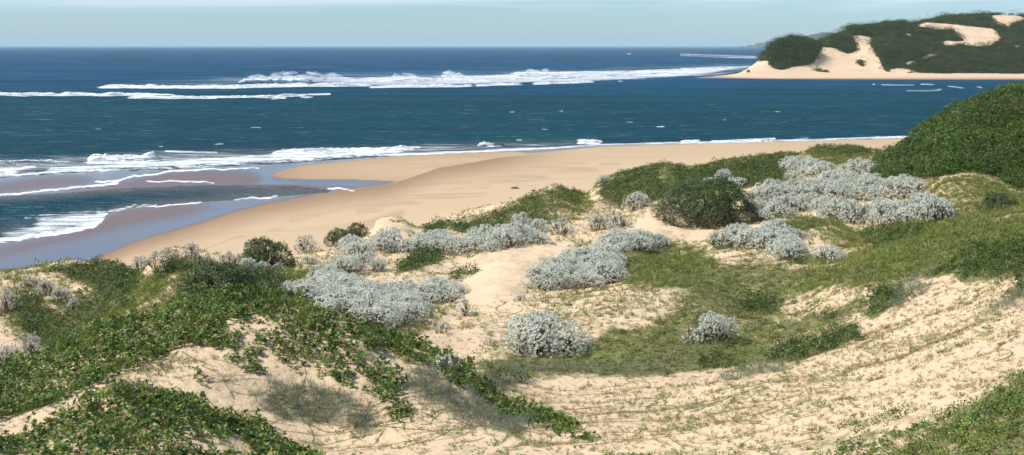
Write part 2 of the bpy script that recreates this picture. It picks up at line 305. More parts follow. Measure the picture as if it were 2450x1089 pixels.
# ------------------------------------------------------------------ materials
def nmat(name):
    m = bpy.data.materials.new(name); m.use_nodes = True; nt = m.node_tree; nt.nodes.clear()
    out = nt.nodes.new('ShaderNodeOutputMaterial'); return m, nt, out
class NB:
    def __init__(s, nt): s.nt = nt
    def n(s, t, **k):
        nd = s.nt.nodes.new(t)
        for a, v in k.items():
            if a.startswith('_'): setattr(nd, a[1:], v)
        return nd
    def put(s, sock, v):
        if hasattr(v, 'is_linked') or hasattr(v, 'links'): s.nt.links.new(v, sock)
        elif isinstance(v, (tuple, list)) and len(v) == 3 and sock.type == 'RGBA': sock.default_value = (*v, 1)
        else: sock.default_value = v
    def math(s, op, a, b=0.0, clamp=False):
        n = s.nt.nodes.new('ShaderNodeMath'); n.operation = op; n.use_clamp = clamp; s.put(n.inputs[0], a); s.put(n.inputs[1], b); return n.outputs[0]
    def mix(s, f, a, b):
        n = s.nt.nodes.new('ShaderNodeMix'); n.data_type = 'RGBA'; s.put(n.inputs[0], f); s.put(n.inputs[6], a); s.put(n.inputs[7], b); return n.outputs[2]
    def attr(s, name):
        n = s.nt.nodes.new('ShaderNodeAttribute'); n.attribute_name = name; return n.outputs['Fac']
    def pos(s, sc=(1, 1, 1)):
        g = s.nt.nodes.new('ShaderNodeNewGeometry'); m = s.nt.nodes.new('ShaderNodeMapping'); m.vector_type = 'POINT'
        m.inputs['Scale'].default_value = sc; s.nt.links.new(g.outputs['Position'], m.inputs['Vector']); return m.outputs[0]
    def noise(s, vec, scale, detail=4, rough=.55, dist=0.0):
        n = s.nt.nodes.new('ShaderNodeTexNoise'); s.nt.links.new(vec, n.inputs['Vector']); n.inputs['Scale'].default_value = scale
        n.inputs['Detail'].default_value = detail; n.inputs['Roughness'].default_value = rough; n.inputs['Distortion'].default_value = dist; return n.outputs['Fac']
    def ramp(s, f, a, b, inter='SMOOTHSTEP'):
        n = s.nt.nodes.new('ShaderNodeMapRange'); n.interpolation_type = inter; s.put(n.inputs[0], f); n.inputs[1].default_value = a; n.inputs[2].default_value = b; return n.outputs[0]
    def bump(s, h, dist, strength=1.0, normal=None):
        n = s.nt.nodes.new('ShaderNodeBump'); n.inputs['Distance'].default_value = dist; n.inputs['Strength'].default_value = strength; s.put(n.inputs['Height'], h)
        if normal is not None: s.nt.links.new(normal, n.inputs['Normal'])
        return n.outputs[0]
    def bsdf(s, **k):
        n = s.nt.nodes.new('ShaderNodeBsdfPrincipled')
        for a, v in k.items(): s.put(n.inputs[a.replace('_', ' ')], v)
        return n
    def link(s, a, b): s.nt.links.new(a, b)

SAND_A = (.615, .468, .298); SAND_B = (.52, .38, .24)
def mat_ground():
    m, nt, out = nmat('dune_ground'); b = NB(nt); p = b.pos()
    big = b.noise(p, .25, 4); fine = b.noise(p, 9, 5, .7); mid = b.noise(p, 1.7, 4, .6)
    sand = b.mix(b.ramp(big, .35, .7), SAND_A, (.60, .45, .295))
    sand = b.mix(b.ramp(fine, .25, .85), sand, b.mix(.5, sand, SAND_B))
    beach = b.attr('beach')
    streak = b.noise(b.pos((.035, .16, .2)), 1.0, 5, .6, 1.2)
    bs = b.mix(b.ramp(streak, .5, .72), (.50, .368, .23), (.445, .325, .205))
    sand = b.mix(beach, sand, bs)
    cover = b.attr('cover')
    cv = b.math('ADD', cover, b.math('MULTIPLY', b.math('SUBTRACT', mid, .5), 1.1)); cv = b.math('ADD', cv, b.math('MULTIPLY', b.math('SUBTRACT', fine, .5), .8))
    litter = b.mix(b.ramp(fine, .35, .65), (.155, .135, .055), (.13, .15, .045))
    litter = b.mix(b.ramp(mid, .35, .7), litter, (.20, .165, .085))
    col = b.mix(b.math('MULTIPLY', b.ramp(cv, .38, .8), b.ramp(cover, .02, .25)), sand, litter)
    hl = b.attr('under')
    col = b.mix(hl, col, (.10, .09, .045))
    damp = b.attr('damp'); wet = b.attr('wet'); brown = b.attr('brown')
    col = b.mix(damp, col, (.27, .175, .105))
    wcol = b.mix(b.ramp(b.noise(b.pos((.02, .1, .1)), 1.0, 4, .6, .8), .35, .65), (.115, .075, .060), (.095, .080, .080))
    wcol = b.mix(brown, wcol, (.17, .118, .102))
    col = b.mix(wet, col, wcol)
    foam = b.attr('foam'); fn = b.noise(b.pos((.5, 1.4, 1)), 1.0, 5, .65)
    ff = b.ramp(b.math('ADD', foam, b.math('MULTIPLY', b.math('SUBTRACT', fn, .5), 2.4)), .35, .9)
    col = b.mix(ff, col, (.85, .86, .86))
    rough = b.math('SUBTRACT', .93, b.math('MULTIPLY', wet, b.math('SUBTRACT', .78, b.math('MULTIPLY', brown, .42)))); rough = b.math('ADD', rough, b.math('MULTIPLY', ff, .6), True)
    h = b.math('ADD', b.math('MULTIPLY', fine, .35), b.noise(p, 3.2, 3, .5))
    bs_ = b.math('MULTIPLY', b.math('SUBTRACT', 1.0, beach), 1.0)
    bn = nt.nodes.new('ShaderNodeBump'); bn.inputs['Distance'].default_value = .09; b.put(bn.inputs['Height'], h); b.put(bn.inputs['Strength'], b.math('ADD', .02, b.math('MULTIPLY', bs_, .85)))
    pr = b.bsdf(Base_Color=col, Roughness=rough, Normal=bn.outputs[0]); b.put(pr.inputs['Specular IOR Level'], b.math('ADD', .08, b.math('MULTIPLY', wet, b.math('SUBTRACT', .20, b.math('MULTIPLY', brown, .12)))))
    b.link(pr.outputs[0], out.inputs[0]); return m
def mat_sea():
    m, nt, out = nmat('sea_water'); b = NB(nt)
    p = b.pos((.6, 1, 1)); lng = b.noise(b.pos((.006, .03, 1)), 1.0, 4, .6, .5)
    deep = b.attr('deep')
    col = b.mix(deep, (.0005, .050, .066), (.014, .080, .180))
    dark = b.mix(.6, col, (.0005, .026, .038))
    col = b.mix(b.ramp(lng, .40, .62), dark, col)
    chop = b.noise(b.pos((.10, .32, 1)), 1.0, 5, .65); col = b.mix(b.ramp(chop, .35, .75), b.mix(.35, col, (.004, .03, .05)), b.mix(.16, col, (.03, .13, .18)))
    col = b.mix(b.attr('shallow'), col, (.088, .092, .092))
    foam = b.attr('foam'); wash = b.attr('wash')
    fs = b.mix(deep, b.noise(b.pos((.09, .5, 1)), 1.0, 6, .7, .4), b.noise(b.pos((.012, .06, 1)), 1.0, 6, .72, .6)); ff_ = b.noise(b.pos((.5, 1.5, 1)), 1.0, 4, .7)
    f1 = b.ramp(b.math('ADD', foam, b.math('MULTIPLY', b.math('SUBTRACT', b.math('ADD', b.math('MULTIPLY', fs, .7), b.math('MULTIPLY', ff_, .3)), .5), 3.6)), .2, 1.05)
    f2 = b.math('MULTIPLY', b.ramp(b.math('ADD', b.math('MULTIPLY', wash, .42), b.math('MULTIPLY', ff_, .0)), 0, 1), 0)
    w = b.math('MULTIPLY', b.ramp(b.math('ADD', b.math('MULTIPLY', wash, .5), fs), .62, .95), b.ramp(wash, .03, .3))
    w = b.math('MULTIPLY', w, .75)
    ff = b.math('MAXIMUM', f1, w)
    fcol = b.mix(b.ramp(ff_, .25, .6), (.46, .54, .58), (.84, .86, .86))
    col = b.mix(ff, col, fcol)
    n1 = b.noise(b.pos((.35, .9, 1)), .5, 4, .6); n2 = b.noise(b.pos((1, 1.6, 1)), 1.6, 3, .6); n3 = b.noise(b.pos((.03, .07, 1)), 1.0, 4, .6)
    nrm = b.bump(b.math('ADD', b.math('ADD', n1, b.math('MULTIPLY', n2, .3)), b.math('MULTIPLY', n3, 3.0)), 1.3, .9)
    df = nt.nodes.new('ShaderNodeBsdfDiffuse'); b.put(df.inputs['Color'], col); b.link(nrm, df.inputs['Normal'])
    gl = nt.nodes.new('ShaderNodeBsdfGlossy'); gl.inputs['Roughness'].default_value = .3; b.link(nrm, gl.inputs['Normal']); gl.inputs['Color'].default_value = (.8, .9, 1, 1)
    mx = nt.nodes.new('ShaderNodeMixShader'); b.put(mx.inputs[0], b.math('MULTIPLY', b.math('SUBTRACT', 1, ff, True), .045)); b.link(df.outputs[0], mx.inputs[1]); b.link(gl.outputs[0], mx.inputs[2])
    b.link(mx.outputs[0], out.inputs[0]); return m
def mat_leaf(name, c0, c1, c2=None, rough=.45, trans=.25, spec=.4, big=None):
    """c0..c1 over the per-leaf tint, c2 for the few odd ones; big = patch colour over metres"""
    m, nt, out = nmat(name); b = NB(nt); t = b.attr('tint')
    col = b.mix(b.ramp(t, 0, .9, 'LINEAR'), c0, c1)
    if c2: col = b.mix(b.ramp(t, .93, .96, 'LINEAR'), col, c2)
    if big:
        col = b.mix(b.math('MULTIPLY', b.ramp(b.noise(b.pos(), big[1], 3, .6), .48, .66), big[2]), col, big[0])
    pr = b.bsdf(Base_Color=col, Roughness=rough); pr.inputs['Specular IOR Level'].default_value = spec
    tr = nt.nodes.new('ShaderNodeBsdfTranslucent'); b.put(tr.inputs[0], col); mx = nt.nodes.new('ShaderNodeMixShader'); mx.inputs[0].default_value = trans
    b.link(pr.outputs[0], mx.inputs[1]); b.link(tr.outputs[0], mx.inputs[2]); b.link(mx.outputs[0], out.inputs[0]); return m
def mat_plain(name, a, c, scale=6, rough=.85):
    m, nt, out = nmat(name); b = NB(nt); n = b.noise(b.pos(), scale, 4, .6)
    pr = b.bsdf(Base_Color=b.mix(b.ramp(n, .3, .7), a, c), Roughness=rough, Normal=b.bump(n, .03, .6)); pr.inputs['Specular IOR Level'].default_value = .2
    b.link(pr.outputs[0], out.inputs[0]); return m
def mat_headland():
    m, nt, out = nmat('headland_ground'); b = NB(nt); n = b.noise(b.pos(), .06, 5, .65); n2 = b.noise(b.pos(), .5, 4, .6)
    sand = b.mix(b.ramp(n, .3, .7), (.62, .47, .32), (.56, .415, .275)); sand = b.mix(b.ramp(n2, .4, .8), sand, (.55, .40, .26))
    sand = b.mix(b.attr('damp'), sand, (.36, .23, .15))
    veg = b.attr('veg'); v = b.ramp(b.math('ADD', veg, b.math('MULTIPLY', b.math('SUBTRACT', n2, .5), .5)), .45, .55)
    col = b.mix(v, sand, b.mix(n2, (.035, .045, .02), (.06, .06, .03)))
    pr = b.bsdf(Base_Color=col, Roughness=.95, Normal=b.bump(n2, .6, .5)); pr.inputs['Specular IOR Level'].default_value = .1
    b.link(pr.outputs[0], out.inputs[0]); return m
M_GROUND = mat_ground(); M_SEA = mat_sea(); M_HEAD = mat_headland()
M_LEAFY = mat_leaf('fleshy_leaf', (.032, .075, .010), (.16, .245, .034), (.42, .36, .12), .42, .28, .35, ((.21, .235, .045), .7, .6))
M_DARK = mat_leaf('dark_leaf', (.030, .062, .010), (.085, .135, .022), (.20, .20, .06), .45, .2, .3, ((.14, .125, .05), .5, .4))
M_CREEP = mat_leaf('creeper_leaf', (.10, .145, .022), (.21, .265, .055), (.33, .28, .11), .5, .25, .3, ((.20, .17, .07), .5, .45))
M_GRASS = mat_leaf('straw_grass', (.16, .16, .045), (.33, .29, .12), (.22, .12, .06), .6, .25, .2)
M_TWIG = mat_leaf('dry_brush', (.12, .135, .085), (.24, .27, .19), (.16, .11, .06), .8, .1, .1, ((.15, .18, .14), .8, .8))
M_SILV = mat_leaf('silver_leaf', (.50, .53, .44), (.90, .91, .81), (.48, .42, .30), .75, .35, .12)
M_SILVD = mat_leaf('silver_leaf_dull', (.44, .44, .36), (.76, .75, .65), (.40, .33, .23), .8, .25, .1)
M_SCRUB = mat_leaf('hill_scrub_leaf', (.026, .060, .009), (.12, .185, .028), (.22, .26, .06), .45, .2, .35, ((.13, .12, .05), .16, .4))
M_OLIVE = mat_leaf('olive_grass', (.115, .145, .028), (.24, .275, .062), (.24, .18, .10), .6, .25, .15, ((.15, .12, .075), .35, .45))
M_FAR = mat_leaf('headland_scrub_leaf', (.026, .047, .015), (.085, .120, .036), (.13, .11, .07), .8, .1, .1, ((.12, .10, .07), .035, .6))
M_BUSH = mat_leaf('bush_leaf', (.024, .055, .009), (.085, .15, .024), (.16, .12, .06), .4, .2, .4, ((.13, .10, .055), .35, .5))
M_WOOD = mat_plain('grey_wood', (.11, .085, .06), (.20, .16, .12), 8)
M_STEM = mat_leaf('runner_stem', (.15, .10, .05), (.26, .21, .09), None, .8, 0, .1)

# ------------------------------------------------------------------ cover of the dunes (ground plan traced from the photograph)
LE = Mask()      # fleshy leafy plants, near
LE.poly([(-800,1000),(-50,895),(0,885),(110,843),(260,782),(440,722),(640,712),(720,735),(790,765),(850,800),(830,845),(760,862),(690,870),(640,850),(560,842),(470,842),(420,862),(330,895),(250,925),(150,958),(0,1035),(-100,1070),(-800,1150)], .95, 6)
LE.poly([(560,770),(690,755),(760,800),(720,840),(600,835)], .7, 10)
LE.poly([(230,860),(280,840),(300,860),(250,890)], .6, 8)
LE.poly([(100,900),(180,890),(190,920),(120,930)], .65, 8)
LE.poly([(560,845),(820,790),(900,850),(960,915),(985,985),(1030,1010),(1010,1025),(940,1000),(870,940),(760,925),(700,895),(600,915),(520,930),(480,900)], .76, 8)
LE.poly([(860,930),(930,920),(990,985),(1030,1015),(960,1010)], .85, 6)
LE.line([(700,733,8),(790,760,12),(860,785,16),(930,830,18),(1010,858,14),(1070,885,18),(1130,925,22),(1200,970,20),(1270,1005,18),(1330,1030,12),(1420,1062,12)], .9, 6)
LE.poly([(-800,1200),(-800,1120),(-50,1060),(0,1040),(90,1005),(190,955),(260,935),(380,935),(470,955),(520,990),(600,1005),(660,1040),(730,1080),(800,1140),(850,1300)], .95, 5)
LE.poly([(60,1040),(250,1020),(400,1045),(420,1089),(200,1120),(0,1089)], .72, 12)
LE.poly([(330,1060),(560,1050),(600,1089),(400,1089)], .55, 8)
LE.poly([(-100,1050),(0,1022),(90,985),(190,935),(330,895),(430,862),(520,850),(500,890),(400,925),(330,928),(200,960),(100,1008),(0,1050),(-100,1090)], .28, 3)
LE.poly([(500,880),(560,860),(620,900),(560,940)], .3, 5)
LE.poly([(590,930),(640,960),(690,1010),(660,1020),(560,975),(480,945)], .06, 4)
LE.poly([(1400,1120),(1500,1085),(1700,1075),(1850,1060),(2050,1010),(2250,960),(2450,880),(3300,700),(3300,1300),(1400,1300)], .66, 16)
LE.poly([(2100,1120),(2250,1020),(2450,915),(3300,760),(3300,1300),(2100,1300)], .92, 20)
LE.poly([(1230,1075),(1500,1080),(1700,1068),(1790,1050),(1800,1062),(1700,1085),(1500,1100),(1230,1100)], .45, 4)
LE.poly([(1340,985),(1430,980),(1420,1040),(1380,1050)], .4, 6)
DK = Mask()      # dark dense plants
DK.poly([(1820,862),(1850,842),(1930,822),(2050,775),(2062,795),(1980,845),(1900,868),(1840,868)], 1, 3)
DK.poly([(2075,758),(2090,730),(2120,700),(2160,685),(2170,705),(2120,745),(2085,770)], .95, 4)
DK.poly([(2215,668),(2260,632),(2350,605),(2450,578),(3300,500),(3300,620),(2450,662),(2370,672),(2300,680),(2280,655),(2250,665)], .95, 5)
DK.poly([(2390,700),(2450,672),(2520,660),(2520,720),(2430,712)], .9, 4)
DK.poly([(1640,880),(1690,860),(1760,862),(1760,880),(1690,888)], .9, 4)
DK.poly([(1760,740),(1800,722),(1870,728),(1870,750),(1790,755)], .85, 5)
DK.poly([(1560,745),(1600,722),(1650,728),(1640,752)], .45, 5)
DK.poly([(2080,705),(2120,690),(2150,705),(2090,720)], .8, 4)
DK.poly([(1920,762),(1990,745),(2030,750),(1990,768)], .7, 5)
DK.poly([(430,715),(470,660),(440,630),(500,632),(580,655),(660,690),(690,712),(640,722),(440,728)], .9, 6)
DK.poly([(560,660),(640,650),(700,690),(690,715),(600,700)], .9, 6)
DK.poly([(150,640),(230,632),(330,655),(330,700),(300,745),(260,720),(220,690),(160,665)], .95, 6)
DK.poly([(60,650),(160,637),(180,650),(120,655)], .8, 4)
DK.poly([(30,690),(100,720),(150,770),(190,800),(130,850),(60,810),(20,740)], .85, 10)
DK.poly([(200,700),(300,720),(250,770),(180,790),(130,740)], .6, 8)
DK.poly([(940,655),(960,630),(1010,605),(1040,600),(1060,625),(1010,640),(960,655)], 1, 4)
DK.poly([(1060,665),(1140,640),(1145,650),(1080,672)], .8, 3)
DK.poly([(1075,535),(1140,520),(1230,492),(1330,450),(1395,470),(1380,500),(1330,520),(1300,545),(1230,555),(1100,560)], .62, 5)
DK.poly([(1300,480),(1340,470),(1380,500),(1320,530)], .15, 8)
DK.poly([(1010,545),(1040,525),(1080,545),(1050,565),(1010,560)], .7, 4)
DK.poly([(1425,455),(1480,420),(1590,395),(1655,410),(1640,440),(1600,470),(1560,490),(1480,475)], .9, 6)
DK.poly([(1570,405),(1620,400),(1610,450),(1580,440)], .25, 4)
DK.poly([(1640,410),(1760,385),(1900,370),(1930,380),(1880,430),(1860,445),(1790,450),(1700,455),(1650,440)], .85, 6)
DK.poly([(1430,440),(1560,455),(1560,480),(1480,500),(1440,480)], .7, 6)
DK.poly([(1930,355),(2050,352),(2110,366),(2090,374),(1950,372)], .75, 5)
DK.poly([(1690,590),(1760,560),(1800,570),(1780,600),(1720,600)], .6, 5)
DK.poly([(1880,640),(1900,600),(1930,600),(1930,630)], .7, 5)
DK.poly([(2050,560),(2200,540),(2230,560),(2100,600)], .6, 8)
DK.poly([(1000,905),(1110,895),(1250,915),(1240,930),(1100,925)], .6, 4)
GR = Mask(.22)   # low creeping green
GR.poly([(1130,890),(1190,850),(1400,812),(1560,760),(1650,700),(1500,690),(1490,640),(1480,600),(1640,590),(1760,610),(1900,640),(2050,640),(2200,560),(2450,500),(3300,420),(3300,560),(2450,590),(2200,670),(2080,740),(1990,790),(1850,840),(1810,880),(1600,900),(1250,912)], .78, 14)
GR.poly([(1180,830),(1260,720),(1400,700),(1560,690),(1640,720),(1560,780),(1400,800)], .42, 14)
GR.poly([(1420,860),(1440,800),(1600,790),(1650,830),(1840,830),(1820,870),(1600,895),(1430,900)], .92, 10)
GR.poly([(1850,780),(2000,740),(2090,690),(2010,680),(1900,700),(1850,740)], .45, 10)
GR.poly([(1960,690),(2080,680),(2130,690),(2080,705),(2010,720)], .15, 6)
GR.poly([(1700,610),(1760,600),(1790,620),(1740,635)], .08, 6)
GR.poly([(1700,580),(1800,552),(1900,525),(1990,525),(1960,550),(1860,560),(1760,590)], .85, 6)
GR.poly([(1920,560),(2000,545),(2060,590),(2070,620),(2000,610),(1930,590)], .15, 6)
GR.poly([(1100,910),(1300,912),(1600,903),(1820,880),(2060,800),(2120,740),(2250,690),(2450,640),(3300,560),(3300,720),(2450,880),(2100,985),(1850,1050),(1500,1085),(1200,1080),(1060,930)], .10, 10)
GR.poly([(1850,925),(2000,900),(2200,860),(2400,780),(2450,770),(2450,800),(2200,880),(1950,950)], .22, 12)
GR.poly([(1850,1000),(1980,960),(2080,930),(2080,945),(1960,985),(1860,1015)], .35, 6)
GR.poly([(2100,560),(2200,450),(2320,415),(2450,460),(2450,520),(2250,560)], .55, 10)
GR.poly([(2230,470),(2300,440),(2390,470),(2330,500),(2240,500)], .28, 10)
GR.poly([(985,800),(1090,705),(1120,625),(1230,590),(1360,583),(1395,600),(1300,650),(1250,700),(1240,720),(1100,765),(1020,810)], .0, 4)
GR.poly([(1000,830),(1060,780),(1200,725),(1260,740),(1160,820),(1090,870)], .14, 8)
ROUGH.poly([(960,850),(1060,770),(1200,715),(1260,720),(1180,790),(1080,860)], .2, 8)
GR.poly([(870,800),(960,750),(1040,705),(1080,690),(1020,740),(930,810)], .5, 5)
GR.poly([(1480,565),(1540,510),(1600,528),(1800,535),(1760,560),(1690,575),(1640,585),(1620,560),(1480,570)], .0, 4)
GR.poly([(1410,480),(1450,450),(1490,470),(1470,485)], .0, 4)
GR.poly([(1380,500),(1450,480),(1520,500),(1560,500),(1520,530),(1500,545),(1400,550)], .3, 8)
GR.poly([(870,568),(905,530),(930,515),(965,530),(990,560)], .0, 3)
GR.poly([(930,515),(1020,545),(1060,545),(1010,560),(985,550)], .45, 3)
GR.poly([(100,845),(200,785),(300,705),(360,655),(400,660),(380,720),(300,760),(220,800)], .85, 6)
GR.poly([(250,775),(310,740),(350,705),(400,720),(380,745),(330,765)], .12, 4)
GR.poly([(-300,760),(0,745),(60,790),(90,830),(0,860),(-300,880)], .08, 6)
GR.poly([(40,650),(150,645),(200,690),(150,720),(60,690)], .3, 6)
GR.poly([(1930,362),(2060,360),(2080,385),(2000,400),(1940,395)], .5, 5)
GR.poly([(480,860),(560,850),(620,900),(700,990),(900,1060),(1000,1100),(760,1100),(640,1030),(520,960)], .03, 6)
GR.poly([(1030,1000),(1230,1090),(1000,1100),(920,1040)], .12, 6)
OLIVE = Mask()   # fine olive grass
OLIVE.poly([(95,850),(200,785),(300,705),(360,650),(420,618),(470,640),(440,700),(400,735),(300,765),(220,800)], 1, 4)
OLIVE.poly([(410,618),(500,625),(640,680),(690,712),(640,722),(430,728)], .8, 6)
OLIVE.poly([(640,640),(790,640),(800,680),(740,712),(650,700)], .9, 8)
OLIVE.poly([(0,650),(230,634),(330,650),(330,705),(250,770),(150,850),(60,840),(0,760)], .55, 8)
OLIVE.poly([(60,655),(150,650),(190,690),(150,715),(70,690)], .1, 6)
OLIVE.poly([(1925,358),(2050,356),(2080,380),(2000,400),(1940,395)], .9, 5)
OLIVE.poly([(1240,480),(1400,460),(1420,500),(1330,545),(1250,540)], .7, 6)
OLIVE.poly([(1430,430),(1600,398),(1900,372),(1900,430),(1700,460),(1560,490),(1440,490)], .6, 8)
OLIVE.poly([(1480,600),(1640,590),(1700,640),(1600,690),(1490,690)], .5, 8)
OLIVE.poly([(1700,590),(1880,540),(1990,528),(2060,560),(2200,530),(2450,480),(3300,400),(3300,540),(2450,575),(2200,660),(2080,700),(1900,700),(1930,620),(2030,610),(1960,560),(1800,590)], .6, 10)
OLIVE.poly([(2110,540),(2200,440),(2320,412),(2450,460),(2450,520),(2250,560)], .7, 8)
OLIVE.poly([(280,945),(560,860),(440,865),(300,915)], .5, 6)
OLIVE.poly([(900,800),(1000,740),(1100,730),(1040,800),(960,830)], .3, 8)
TW = Mask()      # grey dry brush
TW.poly([(625,955),(680,918),(760,915),(840,945),(885,975),(925,1020),(870,1030),(750,1012),(660,1005)], .9, 7)
TW.poly([(960,880),(1020,890),(1080,925),(1170,960),(1240,1005),(1290,1045),(1220,1050),(1120,1010),(1020,970),(970,930)], .9, 8)
TW.poly([(280,945),(330,930),(400,940),(400,960),(300,965)], .6, 6)
TW.poly([(1200,880),(1450,878),(1650,868),(1640,892),(1400,900),(1220,908)], .42, 8)
TW.poly([(1140,905),(1240,915),(1220,935),(1150,925)], .8, 4)
TW.poly([(1700,900),(1850,880),(1900,890),(1760,910)], .5, 4)
TW.poly([(2150,700),(2220,660),(2260,650),(2200,690),(2120,760)], .5, 5)
TW.poly([(440,680),(480,660),(500,690),(470,720)], .6, 6)
TW.poly([(2340,740),(2450,700),(2450,740),(2350,770)], .3, 8)

# ------------------------------------------------------------------ terrain mesh
wr = wet_row(PXg)
far = (Yg > 88)
wetm = np.where(far, sstep(3, -6, pyg-wr), 0)*(TZ < .5)*(1-sstep(.35, .7, bar_m))
wetm = np.maximum(wetm, und)
dampm = np.where(far & (TZ < 2.4), sstep(68, -4, pyg-wr)**1.2*1.0, 0)
barD = sstep(.15, .6, bar_m); edge = blur(BAR.a, 14); BE = Mask(); BE.a = edge
dampm = np.where((pyg < wr+2) & far, np.clip(1.25-BE.at(PXg, pyg)*1.35, 0, 1)*.9, dampm)
dampm = dampm*(1-sstep(1150, 1400, PXg)*.8)
cov = np.maximum.reduce([LE.at(PXg, pyg)*np.where(PXg < 1450, .38, .8), DK.at(PXg, pyg), GR.at(PXg, pyg), TW.at(PXg, pyg)*.7])
beach_a = np.where(far, sstep(3.6, 2.2, TZ), 0); cov = cov*(1-beach_a)
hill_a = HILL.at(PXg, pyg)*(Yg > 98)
fo = FOAM.at(PXg, pyg+wiggle(PXg, pyg))*far*(TZ < .5)
BRN = Mask().poly([(245,525),(300,503),(440,489),(520,492),(430,515),(300,540),(180,572),(60,600),(-60,625),(-400,720),(-400,690),(0,596),(180,556)], .85, 10)
BRN.poly([(290,440),(400,414),(520,409),(600,415),(630,430),(590,444),(500,440),(380,446),(200,462),(120,463)], .85, 8).poly([(-300,478),(0,440),(100,425),(230,425),(200,440),(0,462),(-300,500)], .6, 6).poly([(700,441),(850,448),(860,452),(800,456),(700,450)], .6, 3)
brn = BRN.at(PXg, pyg)*far
STN = Mask()
for l in ([(1262,402,2),(1330,404,7),(1425,407,1)], [(1165,428,3),(1240,428,7),(1305,424,2)], [(1060,454,2),(1110,454,5),(1170,448,1)], [(990,470,3),(1080,468,6),(1160,463,1)], [(860,500,6),(940,480,9),(1000,485,2)], [(1310,391,.5),(1360,392,1.5),(1400,388,.5)], [(820,555,8),(900,535,8),(960,508,3)], [(1440,395,.5),(1480,390,1)], [(900,395,5),(1050,392,12),(1200,400,5)], [(700,520,8),(850,480,12),(1000,450,8)]): STN.line(l, 1, 10)
stn = STN.at(PXg, pyg)*far*(TZ < 2.4)*sstep(.3, .6, fbm(Xg*.12+3, Yg*.4, 4))
V = np.stack([Xg, Yg, TZ], 2).reshape(-1, 3)
tide = np.exp(-((pyg-wr-58-(fbm(Xg*.15, Yg*0+4, 3)-.5)*30)/2.2)**2)*far*(TZ < 2.4)*sstep(.45, .6, fbm(Xg*.5, Yg*.2, 3))*(PXg < 1300)
dampm = np.maximum(dampm, np.maximum(stn*.36, tide*.35))
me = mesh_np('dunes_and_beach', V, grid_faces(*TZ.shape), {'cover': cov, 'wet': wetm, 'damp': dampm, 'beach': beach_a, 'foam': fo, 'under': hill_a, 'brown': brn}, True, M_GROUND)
tag(link('ground', me), kind='structure')

# ------------------------------------------------------------------ the sea
spx = np.linspace(-900, 3300, 901)
spy = np.concatenate([[110.45, 110.7, 111, 111.5, 112.2, 113], np.arange(114, 124, 1.0), np.arange(124, 240, .5), np.arange(240, 480, 1.0), np.arange(480, 900, 5.0)])[::-1]
SP, SY = np.meshgrid(spx, spy); YY = H*F/(SY-HY); XX = (SP-CX)/F*YY
ZZ = np.zeros_like(YY)
BF = np.zeros_like(YY)
def breaker(pts, hgt, depth, foam=(-.9, .35), fv=1.0, gaps=0.0):
    """raise the sea along a crest line; pts are photo points at sea level, hgt metres, depth metres front to back; foam = part of the section that is white"""
    global ZZ, BF
    a = np.array(pts, float); x = a[:, 0]; wob = (vnoise(SP*.02+x[0], SP*0+1.7)-.5)*depth*.9
    yc = H*F/(a[:, 1]-HY); c = np.interp(SP, x, yc)+wob; amp = sstep(x[0], x[0]+(x[-1]-x[0])*.10, SP)*sstep(x[-1], x[-1]-(x[-1]-x[0])*.16, SP)
    amp = amp*(.5+.55*vnoise(SP*.05+x[0], SP*0+3.3)+.4*vnoise(SP*.17+x[0], SP*0+5.3))
    d = (YY-c)/depth; prof = np.where(d < 0, np.exp(-(d/.45)**2), np.exp(-(d/1.3)**2))
    ZZ = np.maximum(ZZ, prof*amp*hgt)
    g = sstep(gaps, gaps+.15, vnoise(SP*.03+x[0]+9, SP*0+8.8)) if gaps else 1
    BF = np.maximum(BF, sstep(foam[0]-.25, foam[0], d)*sstep(foam[1]+.35, foam[1], d)*sstep(.05, .4, amp)*fv*g*np.where(c > 450, .80, .9))
breaker([(200,390),(300,387),(393,379)], 1.5, 3.0, (-1, .6)); breaker([(-700,412),(0,397),(100,392),(215,389)], .9, 2.6, (-.1, .7), .9, .2); breaker([(-700,452),(0,416),(86,408)], .6, 2, (-.8, .5))
breaker([(120,415),(400,402),(700,386),(1005,363)], .35, 3, (-.5, .4), .7); breaker([(640,368),(900,362),(1010,357)], .8, 3, (-.8, .6), 1)
breaker([(1140,351),(1210,350)], 1.0, 3, (-.6, .3), 1, .3); breaker([(1380,342),(1437,342)], .9, 3, (-.6, .3)); breaker([(1625,343),(1675,342)], .7, 3, (-.6, .3)); breaker([(1700,343),(1855,337)], .6, 3, (-.6, .3))
breaker([(205,210),(350,210),(545,211),(700,207),(930,205)], 1.7, 11, (-.8, .35)); breaker([(-600,222),(0,228),(300,229),(477,226)], 1.3, 9, (-.7, .3))
breaker([(290,235),(450,236),(640,235),(700,231),(756,228)], 1.2, 9, (-.7, .35)); breaker([(480,237),(650,238),(792,230)], .5, 7, (-.5, .3), .9, .35)
breaker([(560,201),(700,199),(870,194)], 3.0, 14, (-.25, .5), 1, .25); breaker([(930,198),(1010,195),(1130,194)], 2.3, 14, (-.5, .5), 1, .2)
breaker([(1230,185),(1300,183),(1360,182)], 2.6, 16, (-.9, .5)); breaker([(860,209),(1100,207),(1300,200),(1520,194)], 1.0, 12, (-.9, .5), .9, .15); breaker([(1200,177),(1500,173),(1800,161)], 1.2, 22, (-.8, .5), .9)
breaker([(860,197),(1300,191),(1700,173)], 1.2, 16, (-.8, .5), .9); breaker([(1620,133),(1740,138),(1850,141)], 1.0, 70, (-.7, .5), .75)
sw = (fbm(XX*.012+3, YY*.05, 3)-.5)
ZZ = ZZ + sw*.5*sstep(200, 320, YY)*sstep(6000, 1500, YY)
inner = (SY > 340)
fz = np.maximum(FOAM.at(SP, SY+wiggle(SP, SY)), BF); wz = WASH.at(SP, SY)
gust = fbm(XX*.02+40, YY*.055+11, 4)
